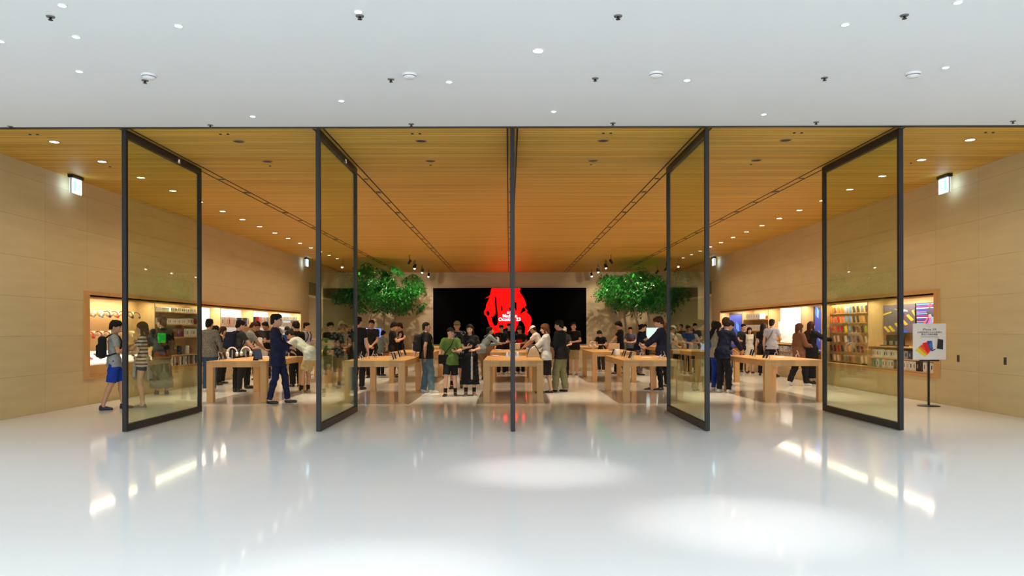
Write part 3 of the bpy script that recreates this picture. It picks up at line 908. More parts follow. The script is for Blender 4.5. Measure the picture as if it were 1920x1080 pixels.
# ------------------------------------------------------------------ right wall
s = 1
def art(parent, name, x, items):
    """flat printed picture on a plane facing -X: items (material, [(y, z)...]) in order, each 1.2 mm nearer"""
    b = MB()
    for i, (m, pts) in enumerate(items):
        b.use(m)
        v = [(x - .0012 * i, p[0], p[1]) for p in pts]
        a = sum(pts[j][0] * pts[(j + 1) % len(pts)][1] - pts[(j + 1) % len(pts)][0] * pts[j][1] for j in range(len(pts)))
        idx = tuple(range(len(pts)))
        b.poly([idx if a < 0 else idx[::-1]], v)
    return b.build(name, None, parent)
def pm(name, c=(.5, .5, .5), e=.35):
    return mat(name, c, .45, emit=c, strength=e, vary=.03)
t, y0, y1 = UNIT[(1, 0)]     # near bay: backlit posters above two shelves
shelf(1, 0, 1.10, dep=.40, m=M_OAK)
shelf(1, 0, .84)
zb, zt = 1.13, 2.06
# far poster: person in mid stride on a zebra crossing
ya, yb = 17.05, y1 - .12
p = thing('photo_poster', 'backlit poster of a person in red shorts on a yellow striped crossing', 'poster', (XW + .36, ya, zb + .3), 0, 'backlit posters')
b = MB(); b.box(XW + .33, XW + .36, ya, yb, zb + .28, zt); b.build('poster_board', M_BLACK, p)
W_, Z0_ = yb - ya, zb + .28
H_ = zt - Z0_
def uv(u, v): return (yb - u * (yb - ya), Z0_ + v * H_)   # u from the far (left) side
its = [(pm('poster asphalt', (.10, .08, .10)), [uv(0, 0), uv(1, 0), uv(1, 1), uv(0, 1)])]
ye = pm('poster yellow', (.65, .42, .03))
for (u, v) in ((0.0, 0.0), (.16, .02), (.36, .12), (.56, .25), (.74, .40), (.9, .55)):
    its.append((ye, [uv(max(0, u), v + .20), uv(u + .07, v + .24), uv(min(1, u + .24), v + .04), uv(min(1, u + .15), v)]))
its.append((ye, [uv(0, .62), uv(.28, .72), uv(.28, .76), uv(0, .68)]))
its += [(pm('poster blue', (.03, .1, .45)), [uv(.55, 0), uv(.8, 0), uv(.75, .12), uv(.6, .1)]),
        (pm('poster skin', (.45, .25, .17)), [uv(.36, .84), uv(.40, .86), uv(.58, .78), uv(.57, .75)]),
        (pm('poster pale shirt', (.45, .55, .75)), [uv(.54, .80), uv(.68, .82), uv(.80, .76), uv(.79, .73), uv(.68, .75), uv(.66, .62), uv(.55, .62)]),
        (pm('poster red', (.6, .02, .02)), [uv(.54, .62), uv(.67, .62), uv(.70, .50), uv(.60, .50), uv(.55, .54)]),
        (pm('poster skin'), [uv(.58, .5), uv(.66, .5), uv(.64, .38), uv(.74, .30), uv(.70, .27), uv(.57, .36)]),
        (pm('poster dark hair', (.03, .02, .02)), [uv(.57, .84), uv(.65, .85), uv(.66, .91), uv(.58, .91)])]
art(p, 'printed_picture', XW + .329, its)
# middle poster: person on striped steps
ya, yb = 16.0, 16.98
p = thing('photo_poster', 'backlit poster of a person on brightly coloured striped steps', 'poster', (XW + .36, ya, zb + .3), 0, 'backlit posters')
b = MB(); b.box(XW + .33, XW + .36, ya, yb, zb + .28, zt); b.build('poster_board', M_BLACK, p)
its = [(pm('poster navy', (.04, .03, .2)), [uv(0, 0), uv(1, 0), uv(1, 1), uv(0, 1)])]
stripes = [(.5, .05, .1), (.05, .35, .6), (.65, .2, .3), (.08, .05, .4), (.6, .6, .75), (.5, .03, .15), (.1, .4, .5), (.6, .15, .5), (.05, .1, .5), (.6, .6, .6), (.4, .03, .2), (.05, .3, .6)]
for i, c in enumerate(stripes):
    v = .24 + i * .063
    its.append((pm('poster stripe %d' % i, c), [uv(0, v), uv(1, v), uv(1, v + .036), uv(0, v + .036)]))
for i, c in enumerate(((.7, .12, .05), (.05, .04, .35), (.65, .1, .3), (.1, .3, .7), (.7, .2, .05))):
    its.append((pm('poster flare %d' % i, c), [uv(.05 + i * .13, 0), uv(.17 + i * .13, 0), uv(.52 + i * .06, .5), uv(.46 + i * .06, .52)]))
its += [(pm('poster dark jacket', (.05, .05, .09)), [uv(.42, .72), uv(.55, .84), uv(.68, .8), uv(.78, .64), (uv(.70, .56)), uv(.5, .58)]),
        (pm('poster warm skin', (.6, .3, .25)), [uv(.52, .60), uv(.62, .62), uv(.66, .5), uv(.55, .48)]),
        (pm('poster warm skin'), [uv(.70, .5), uv(.76, .55), uv(.74, .36), uv(.68, .34)]),
        (pm('poster red hat', (.75, .05, .08)), [uv(.5, .86), uv(.52, .94), uv(.6, .97), uv(.68, .93), uv(.68, .86)])]
art(p, 'printed_picture', XW + .329, its)
# near poster: dark red portrait
ya, yb = y0 + .05, 15.96
p = thing('photo_poster', 'dark red backlit portrait poster partly cut by the oak surround', 'poster', (XW + .36, ya, zb + .3), 0, 'backlit posters')
b = MB(); b.box(XW + .33, XW + .36, ya, yb, zb + .28, zt); b.build('poster_board', M_BLACK, p)
its = [(pm('poster maroon', (.12, .02, .03)), [uv(0, 0), uv(1, 0), uv(1, 1), uv(0, 1)]),
       (pm('poster rust', (.35, .06, .03)), [uv(.2, 0), uv(.6, 0), uv(.8, .5), uv(.7, .95), uv(.4, .9), uv(.3, .5)]),
       (pm('poster pink skin', (.6, .3, .28)), [uv(0, 0), uv(.2, 0), uv(.25, .3), uv(0, .45)])]
art(p, 'printed_picture', XW + .329, its)
G = 'boxes in the near right bay'
boxes(1, 17.15, y1 - .05, .84, .10, .17, .2, .008, ['white'], 'box on upper shelf below the right posters', G)
boxes(1, 16.3, 17.1, .84, .14, .17, .2, .012, ['black', 'navy', 'grey'], 'wide box on upper shelf below the right posters', G)
boxes(1, y0 + .1, y1 - .05, ZB + .025, .12, .20, .2, .018, ['white', 'cream', 'white', 'black', 'black', 'white', 'cream', 'white', 'white', 'cream', 'black', 'white', 'cream', 'white', 'teal', 'white', 'teal'], 'box on bottom shelf below the right posters', G, marks=('brown', 'black', 'grey'))
p = thing('watch_display', 'black showcase of small gadgets on the counter below the crossing poster', 'showcase', (XW + .2, 17.4, 1.10), 0)
b = MB(); b.box(XW + .10, XW + .32, 17.3, 18.2, 1.10, 1.125); b.build('base_tray', M_BLACK, p)
b = MB(); b.box(XW + .22, XW + .26, 17.35, 18.15, 1.125, 1.36); b.build('dark_panel', mat('olive black panel', (.035, .03, .02), .3, vary=0), p)
for i in range(3):
    b = MB(); b.box(XW + .13, XW + .17, 17.45 + i * .28, 17.53 + i * .28, 1.125, 1.22); b.build('gadget', MATS['silver aluminium'], p)
p = thing('game_controller_stand', 'dark stand with curved tube on the counter, partly behind the white sign', 'stand', (XW + .2, 16.4, 1.10), 0)
b = MB(); b.box(XW + .12, XW + .3, 16.2, 16.75, 1.10, 1.12); b.build('base_tray', M_BLACK, p)
b = MB(); b.tube([(XW + .2, 16.25 + .4 * q / 8, 1.12 + .2 * math.sin(math.pi * q / 8)) for q in range(9)], .018, 8); b.build('curved_tube', M_STEEL, p)
b = MB(); b.box(XW + .2, XW + .24, 16.3, 16.7, 1.12, 1.33); b.build('dark_panel', mat('olive black panel'), p)

# second bay: board of hanging phone cases
t, y0, y1 = UNIT[(1, 1)]
b = MB(); b.box(XW + .24, XW + .27, y0 + .03, y1 - .03, ZB + .05, ZT - .06); b.build('case_board', mat('honey board', (.62, .40, .17), .5), t)
rowc = [['orange', 'brown', 'orange', 'orange', 'slate', 'blue', 'dark', 'dark', 'grey', 'dark', 'dark'],
        ['orange', 'coral', 'red', 'orange', 'slate', 'blue', 'dark', 'dark', 'amber', 'brown', 'dark'],
        ['rose', 'coral', 'red', 'crimson', 'yellow', 'slate', 'dark', 'brown', 'dark', 'lime', 'dark'],
        ['rust', 'pink', 'pink', 'brown', 'pale', 'navy', 'wine', 'dark', 'tan', 'pale', 'dark'],
        ['dark', 'wine', 'red', 'dark', 'tan', 'amber', 'olive', 'dark', 'plum', 'tan', 'dark'],
        ['dark', 'pinkwhite', 'pinkwhite', 'dark', 'teal', 'wine', 'tan', 'olive', 'pale', 'pale', 'dark']]
cc = {'orange': (.85, .16, .03), 'brown': (.20, .07, .03), 'slate': (.22, .28, .42), 'blue': (.10, .22, .55), 'dark': (.06, .04, .035), 'grey': (.15, .15, .16), 'coral': (.7, .12, .05), 'red': (.55, .02, .02),
      'amber': (.65, .28, .03), 'rose': (.5, .08, .12), 'crimson': (.45, .01, .06), 'yellow': (.85, .65, .03), 'lime': (.4, .6, .05), 'rust': (.4, .1, .03), 'pink': (.75, .42, .34), 'pale': (.7, .68, .62),
      'navy': (.02, .05, .16), 'wine': (.14, .02, .03), 'tan': (.4, .22, .11), 'olive': (.14, .12, .05), 'plum': (.15, .03, .09), 'pinkwhite': (.8, .6, .55), 'teal': (.06, .16, .18)}
CASE = {}
nrows = ['top', 'second', 'third', 'fourth', 'fifth', 'bottom']
for r in range(6):
    z = 2.00 - r * .254
    t_, yy0, yy1 = UNIT[(1, 1)]
    b = MB(); b.box(XW + .21, XW + .24, yy0 + .05, yy1 - .05, z - .105, z - .095); b.build('hanging_rail', M_NICHE, t_)
    for i in range(11):
        c = rowc[r][i]
        y = y1 - .22 - i * .232
        if c not in CASE:
            b = MB(); b.use(mat(c + ' case', cc[c], .45, vary=0))
            b.obox((0, 0, 0), Vector((1, .35, 0)).normalized(), Vector((-.35, 1, 0)).normalized(), (0, 0, 1), (.006, .034, .085))
            b.use(M_BLACK).obox((-.008, .02, .06), (1, 0, 0), (0, 1, 0), (0, 0, 1), (.002, .010, .015))
            o = b.build('phone_case'); CASE[c] = o.data; bpy.data.objects.remove(o)
        o = bpy.data.objects.new('phone_case', CASE[c]); col.objects.link(o)
        o.location = (XW + .195, y, z); o.rotation_euler = (R(-20), 0, 0)
        tag(o, '%s phone case on %s row of the case board, %s from far end' % ({'pinkwhite': 'pinkish white', 'dark': 'dark brown', 'pale': 'pale'}.get(c, c), nrows[r], ['1st', '2nd', '3rd', '4th', '5th', '6th', '7th', '8th', '9th', '10th', '11th'][i]), 'phone case', 'phone cases on the board')

# narrow bay: blue lit picture in a black panel
def blue_panel(k, far, label):
    t, y0, y1 = UNIT[(1, k)]
    x = XW + DEP - .06
    ya = y0 + .04; yb = y1 - .04
    p = thing('light_picture', label, 'picture', (x, ya, 1.0), 0, 'blue lit pictures')
    b = MB(); b.box(x, x + .04, ya, yb, .75, ZT - .06); b.build('black_surround', M_BLACK, p)
    its = [(pm('deep blue print', (.02, .05, .35), .4), [(ya + .1, .8), (yb - .1, .8), (yb - .1, ZT - .15), (ya + .1, ZT - .15)])]
    for i in range(9):
        yy = ya + .15 + (yb - ya - .3) * random.random(); zz = 1.0 + random.random() * .9
        its.append((pm('bright blue print' if i % 2 else 'mid blue print', (.12, .35, .95) if i % 2 else (.03, .12, .7), .4), [(yy, zz), (yy + .12, zz + .05), (yy + .1, zz + .35), (yy - .03, zz + .22)]))
    art(p, 'printed_picture', x - .002, its)
blue_panel(2, 0, 'glowing blue picture in a black panel beside the phone case board')
blue_panel(5, 0, 'glowing blue picture in a black panel at the far end of the right wall')
shelf(1, 2, .9)
t, y0, y1 = UNIT[(1, 5)]
b = MB(); b.box(XW + .05, XW + .36, y0 + .02, y0 + .06, ZB + .03, ZT - .03); b.build('black_upright', M_BLACK, t)
# white bay
t, y0, y1 = UNIT[(1, 3)]
p = thing('light_panel_poster', 'white backlit panel with a dark hanging strap, in the fourth right bay', 'poster', (XW + .36, y0, .9))
b = MB(); b.box(XW + .33, XW + .36, y0 + .05, y1 - .25, 1.06, ZT - .04); b.build('white_panel', M_WHITEB, p)
b = MB(); b.box(XW + .30, XW + .325, y1 - .8, y1 - .12, 1.3, 1.75); b.build('small_white_panel', M_WHITEB, p)
b = MB(); b.tube([(XW + .32, y0 + .75, 1.70), (XW + .318, y0 + .72, 1.55), (XW + .318, y0 + .80, 1.42)], [.012, .03, .012], 8); b.build('dark_strap', M_BLACK, p)
b = MB(); b.box(XW + .326, XW + .329, y0 + .45, y0 + .8, 1.92, 1.945); b.build('small_print', mat('grey print', (.15, .15, .15), .6), p)
shelf(1, 3, 1.03, m=M_OAK); shelf(1, 3, .8)
boxes(1, y0 + .1, y1 - .1, .80, .26, .08, .2, .06, ['white', 'grey', 'white', 'silver'], 'flat box on low shelf, fourth right bay', 'boxes in the fourth right bay', marks=('black', 'silver'), stack=2)
boxes(1, y0 + .1, y1 - .1, ZB + .025, .26, .08, .2, .06, ['white', 'silver', 'grey'], 'flat box on bottom shelf, fourth right bay', 'boxes in the fourth right bay', marks=('black', 'grey'), stack=2)
# fifth bay: two shelves of white boxes
t, y0, y1 = UNIT[(1, 4)]
shelf(1, 4, 1.85, ya=y0 + .5); shelf(1, 4, 1.45, ya=y0 + .3); shelf(1, 4, 1.05); shelf(1, 4, .8)
boxes(1, y0 + 1.1, y1 - .15, 1.85, .13, .20, .2, .01, ['white'], 'box on the upper shelf of the fifth right bay', 'boxes in the fifth right bay', marks=('grey', None))
boxes(1, y0 + .9, y1 - .15, 1.45, .13, .20, .2, .01, ['white'], 'box on the middle shelf of the fifth right bay', 'boxes in the fifth right bay', marks=(None, 'grey'))
boxes(1, y0 + .2, y1 - .15, 1.05, .15, .2, .2, .05, ['white', 'cream'], 'box on the lower shelf of the fifth right bay', 'boxes in the fifth right bay', marks=(None, 'grey'))

# ------------------------------------------------------------------ wall plates
for (px, py, lb) in ((1797, 674, 'small black wall plate nearer the white standing sign'), (1885, 679, 'small black wall plate near the right picture edge')):
    Y = F * (XW - CX) / (px - VPX); z = EYE - (py - HOR) / F * Y
    p = thing('wall_plate', lb, 'wall plate', (XW, Y, z), 0, 'black wall plates')
    b = MB(); b.box(XW - .012, XW, Y - .035, Y + .035, z - .065, z + .065); b.build('cover', mat('dark bronze plate', (.05, .035, .02), .5), p, bevel=.003)
    b = MB(); b.box(XW - .015, XW - .012, Y - .012, Y + .012, z - .03, z + .03); b.build('insert', M_BLACK, p)

# ------------------------------------------------------------------ standing sign
X0, Y0 = foot(1741, 763)
sg = thing('standing_sign', 'white printed sign of fanned coloured phones on a slim black post and round base', 'sign', (X0, Y0, 0))
b = MB(); b.lathe((X0, Y0, 0), [(.001, .022), (.03, .022), (.195, .012), (.205, .006), (.205, 0)], 40); b.build('base', M_FRAME, sg)
b = MB(); b.box(X0 - .018, X0 + .018, Y0 - .012, Y0 + .012, .015, 1.2); b.build('post', M_FRAME, sg)
b = MB(); b.box(X0 - .19, X0 + .19, Y0 - .03, Y0 - .012, .87, .91); b.build('bracket', M_FRAME, sg)
sx0, sx1, sz0, sz1 = X0 - .318, X0 + .318, .90, 1.60
ys = Y0 - .035
b = MB(); b.box(sx0, sx1, ys, Y0 - .014, sz0, sz1); bd = b.build('sign_board', mat('sign paper', (.72, .70, .70), .5, vary=.01), sg, bevel=.003)
def su(u, v): return (sx0 + u * (sx1 - sx0), sz1 - v * (sz1 - sz0))
def flat_xz(parent, name, y, items, step=.0012, solid=None):
    b = MB()
    for i, (m, pts) in enumerate(items):
        b.use(m)
        v = [(p[0], y - step * i, p[1]) for p in pts]
        a = sum(pts[j][0] * pts[(j + 1) % len(pts)][1] - pts[(j + 1) % len(pts)][0] * pts[j][1] for j in range(len(pts)))
        idx = tuple(range(len(pts)))
        b.poly([idx if a > 0 else idx[::-1]], v)
    return b.build(name, None, parent)
def q4(*uvs): return [su(*q) for q in uvs]
its = []
for (nm_, c, pts) in (('sign yellow', (.75, .60, .02), ((.06, .74), (.13, .68), (.46, .80), (.36, .92))),
                     ('sign orange', (.85, .25, .02), ((.14, .66), (.24, .60), (.52, .76), (.42, .88))),
                     ('sign red orange', (.80, .08, .02), ((.20, .62), (.30, .56), (.54, .74), (.46, .84))),
                     ('sign red', (.70, .01, .01), ((.28, .54), (.42, .51), (.54, .72), (.42, .82))),
                     ('sign blue', (.02, .05, .35), ((.41, .48), (.57, .48), (.60, .70), (.52, .76))),
                     ('sign light blue', (.03, .18, .55), ((.47, .58), (.56, .50), (.59, .66), (.54, .72))),
                     ('sign navy', (.01, .01, .06), ((.54, .74), (.66, .70), (.68, .72), (.56, .77))),
                     ('sign black', (.01, .015, .02), ((.74, .42), (.91, .45), (.90, .72), (.71, .69))),
                     ('sign rose edge', (.5, .3, .28), ((.735, .43), (.748, .425), (.718, .69), (.70, .685)))):
    its.append((mat(nm_, c, .4, vary=0), q4(*pts)))
flat_xz(sg, 'printed_phones', ys - .0015, its)
def text(parent, name, body, x, y, z, size, m, bold=0.):
    d = bpy.data.curves.new(name, 'FONT')
    d.body = body; d.size = size; d.align_x = 'CENTER'; d.align_y = 'CENTER'; d.extrude = .0006
    d.materials.append(m)
    d.offset = bold
    tmp = bpy.data.objects.new(name, d); col.objects.link(tmp)
    bpy.context.view_layer.update()
    me = bpy.data.meshes.new_from_object(tmp.evaluated_get(bpy.context.evaluated_depsgraph_get()))
    bpy.data.objects.remove(tmp)
    o = bpy.data.objects.new(name, me); col.objects.link(o)
    o.parent = parent
    w = parent_world(parent)
    o.location = (x - w.x, y - w.y, z - w.z); o.rotation_euler = (R(90), 0, 0)
    return o
M_INK = mat('sign ink', (.03, .03, .035), .6, vary=0)
M_INKL = mat('sign light ink', (.25, .25, .26), .6, vary=0)
xm = (sx0 + sx1) / 2
text(sg, 'heading_text', 'iPhone XR', xm, ys - .002, su(0, .165)[1], .062, M_INK)
text(sg, 'body_text', '全新配色現正於店內熱賣中', xm, ys - .002, su(0, .245)[1], .040, M_INK)
text(sg, 'body_text', '歡迎入內親身體驗', xm, ys - .002, su(0, .305)[1], .040, M_INK)
text(sg, 'small_text', '詳情請洽詢店內專員 或至線上商店查看', xm, ys - .002, su(0, .37)[1], .020, M_INKL)
text(sg, 'small_text', 'www.', xm, ys - .002, su(0, .09)[1], .018, M_INKL)

# ------------------------------------------------------------------ video wall
SX0, SX1, SZ0, SZ1 = -3.97, 3.93, .75, 3.65
SY = YB - .12
vw = thing('video_wall', 'huge black video wall with a red figure on the back wall', 'screen', (0, SY, SZ0))
b = MB(); b.box(SX0, SX1, SY, YB, SZ0, SZ1); b.build('screen_panel', mat('black screen', (.001, .001, .001), .6, vary=0, spec=.02), vw)
M_RED = mat('glowing red', (.3, 0, 0), .6, emit=(1, .0, .0), strength=3.2, vary=0)
M_RED2 = mat('glowing deep red', (.2, 0, 0), .6, emit=(.45, .0, .0), strength=1.2, vary=0)
M_SBLK = MATS['black screen']
M_TXT = mat('glowing white pink', (1, .8, .9), .6, emit=(1, .78, .88), strength=1.6, vary=0)
def sp(px, py):   # where the line of sight through this point of the zoomed view (900..1010, 530..630 at 10.8x) meets the screen plane
    X = (900 + px / 10.8 - VPX) / F * SY + CX
    Z = EYE - (530 + py / 10.8 - HOR) / F * SY
    return (X, min(Z, SZ1 - .01))
def sps(*a): return [sp(a[i], a[i + 1]) for i in range(0, len(a), 2)]
its = [(M_RED2, sps(95, 320, 210, 245, 220, 290)),
       (M_RED, sps(245, 112, 820, 112, 800, 190, 840, 240, 900, 340, 940, 460, 900, 500, 960, 560, 940, 600, 1010, 660, 1045, 740, 1030, 860, 990, 960, 960, 1060, 900, 1060, 920, 900, 860, 800, 790, 770, 770, 850, 740, 900, 700, 1060,
                   300, 1060, 240, 940, 190, 850, 150, 730, 140, 690, 90, 640, 85, 580, 120, 520, 130, 440, 180, 340, 210, 250, 225, 150)),
       (M_SBLK, sps(305, 250, 335, 300, 340, 440, 360, 600, 365, 780, 350, 860, 290, 880, 250, 800, 225, 700, 290, 670, 315, 600, 300, 440)),
       (M_SBLK, sps(130, 570, 175, 570, 200, 620, 185, 665, 150, 670, 125, 620)),
       (M_RED2, sps(320, 145, 390, 135, 450, 160, 380, 155)),
       (M_SBLK, sps(425, 470, 450, 455, 460, 560, 440, 590, 425, 540)),
       (M_SBLK, sps(575, 520, 610, 500, 640, 560, 600, 560)),
       (M_SBLK, sps(700, 390, 740, 400, 745, 560, 720, 580, 705, 500)),
       (M_SBLK, sps(860, 500, 910, 510, 930, 570, 890, 590, 850, 620, 800, 640, 830, 580)),
       (M_SBLK, sps(780, 770, 850, 775, 900, 850, 920, 950, 900, 1060, 700, 1060, 740, 900, 770, 860)),
       (M_SBLK, sps(560, 890, 620, 870, 660, 1060, 380, 1060, 400, 950, 500, 930))]
flat_xz(vw, 'red_figure', SY - .003, its, step=.003)
yt = SY - .045
def stext(body, px, py, size):
    X = (px - VPX) / F * SY + CX; Z = EYE - (py - HOR) / F * SY
    return text(vw, 'caption', body, X, yt, Z, size, M_TXT, bold=.004)
stext('台北', 955, 586.3, .13)
stext('Made in', 956, 592.5, .24)
stext('October 23', 955.5, 599, .24)
stext('Today', 956, 609.5, .12)

# ------------------------------------------------------------------ trees
M_BARK = mat('pale grey bark', (.34, .27, .17), .8, vary=.2, scale=20, bump=.4)
M_LEAF = mat('glossy green leaf', (.022, .19, .024), .28, vary=.6, scale=3.2, spec=.6)
M_POT = mat('dark planter leather', (.06, .045, .035), .6)
M_SOIL = mat('soil', (.04, .025, .015), .9, vary=.3)
def tree(x, y, label, hc, rx, rz, n, seed):
    rg = random.Random(seed)
    t = thing('indoor_tree', label, 'tree', (x, y, 0), 0, 'leafy indoor trees')
    b = MB(); b.box(x - .5, x + .5, y - .5, y + .5, 0, .46); b.build('planter', M_OAKV, t, bevel=.03)
    b = MB(); b.box(x - .44, x + .44, y - .44, y + .44, .46, .475); b.build('soil', M_SOIL, t)
    b = MB()
    top = hc - rz * .5
    pts = [(x + rg.uniform(-.03, .03) * k, y + rg.uniform(-.03, .03) * k, .46 + (top - .46) * k / 5) for k in range(6)]
    b.tube(pts, [.075, .065, .058, .052, .046, .036], 10)
    tips = []
    for k in range(20):
        a = k * 2.4 + rg.uniform(-.4, .4)
        z0 = top - .15 + rg.uniform(-.35, .4)
        p0 = Vector((x, y, min(z0, top)))
        e = Vector((x + math.cos(a) * rx * rg.uniform(.45, .9), y + math.sin(a) * rx * rg.uniform(.45, .9), hc + rz * rg.uniform(-.6, .75)))
        mid = (p0 + e) / 2 + Vector((0, 0, -.05))
        b.tube([p0, mid, e], [.022, .014, .006], 6)
        tips.append(e); tips.append(mid + Vector((rg.uniform(-.2, .2), rg.uniform(-.2, .2), .15)))
    b.build('trunk', M_BARK, t)
    b = MB()
    for i in range(n):
        c = tips[rg.randrange(len(tips))]
        while True:
            d = Vector((rg.gauss(0, 1), rg.gauss(0, 1), rg.gauss(0, .9)))
            if d.length > .1: break
        d.normalize()
        p = c + d * (.40 * rg.random() ** .5)
        # keep inside the crown
        q = Vector(((p.x - x) / rx, (p.y - y) / rx, (p.z - hc) / rz))
        if q.length > 1.05: p = Vector((x + q.x / q.length * rx, y + q.y / q.length * rx, hc + q.z / q.length * rz))
        if p.z > ZC - .12: p.z = ZC - .12 - rg.random() * .3
        ln = rg.uniform(.055, .10); w = ln * .42
        ax = Vector((rg.uniform(-1, 1), rg.uniform(-1, 1), rg.uniform(-.9, .2))).normalized()
        sd = ax.cross(Vector((rg.uniform(-.4, .4), rg.uniform(-.4, .4), 1))).normalized()
        up = sd.cross(ax).normalized()
        b.poly([(0, 1, 2), (0, 2, 3), (0, 3, 4), (0, 4, 5)] if False else [(0, 1, 2, 3), (0, 3, 4, 5)],
               [p, p + ax * ln * .5 + sd * w + up * .012, p + ax * ln * 1.3 + sd * w * .8 + up * .01, p + ax * ln * 2.2, p + ax * ln * 1.3 - sd * w * .8 + up * .01, p + ax * ln * .5 - sd * w + up * .012])
    b.build('foliage', M_LEAF, t)
for s, sn in ((-1, 'left'), (1, 'right')):
    k = 0
    for (yy, xx, hc_, rx_, rz_) in ((32.8, 5.95, 3.2, 1.75, 1.15), (35.2, 5.75, 3.25, 1.65, 1.2), (37.6, 5.6, 3.25, 1.6, 1.25)):
        tree(s * xx, yy, 'leafy green tree, %s of the row beside the %s of the video wall' % (('nearest', 'middle', 'farthest')[k], sn), hc_, rx_, rz_, 5600, 11 + k + (5 if s > 0 else 0))
        k += 1
# ------------------------------------------------------------------ people: smooth surfaces grown around a posed skeleton
def V3(*a): return np.array(a, dtype=np.float64)
def unit(v):
    n = np.linalg.norm(v)
    return v / n if n > 1e-9 else v

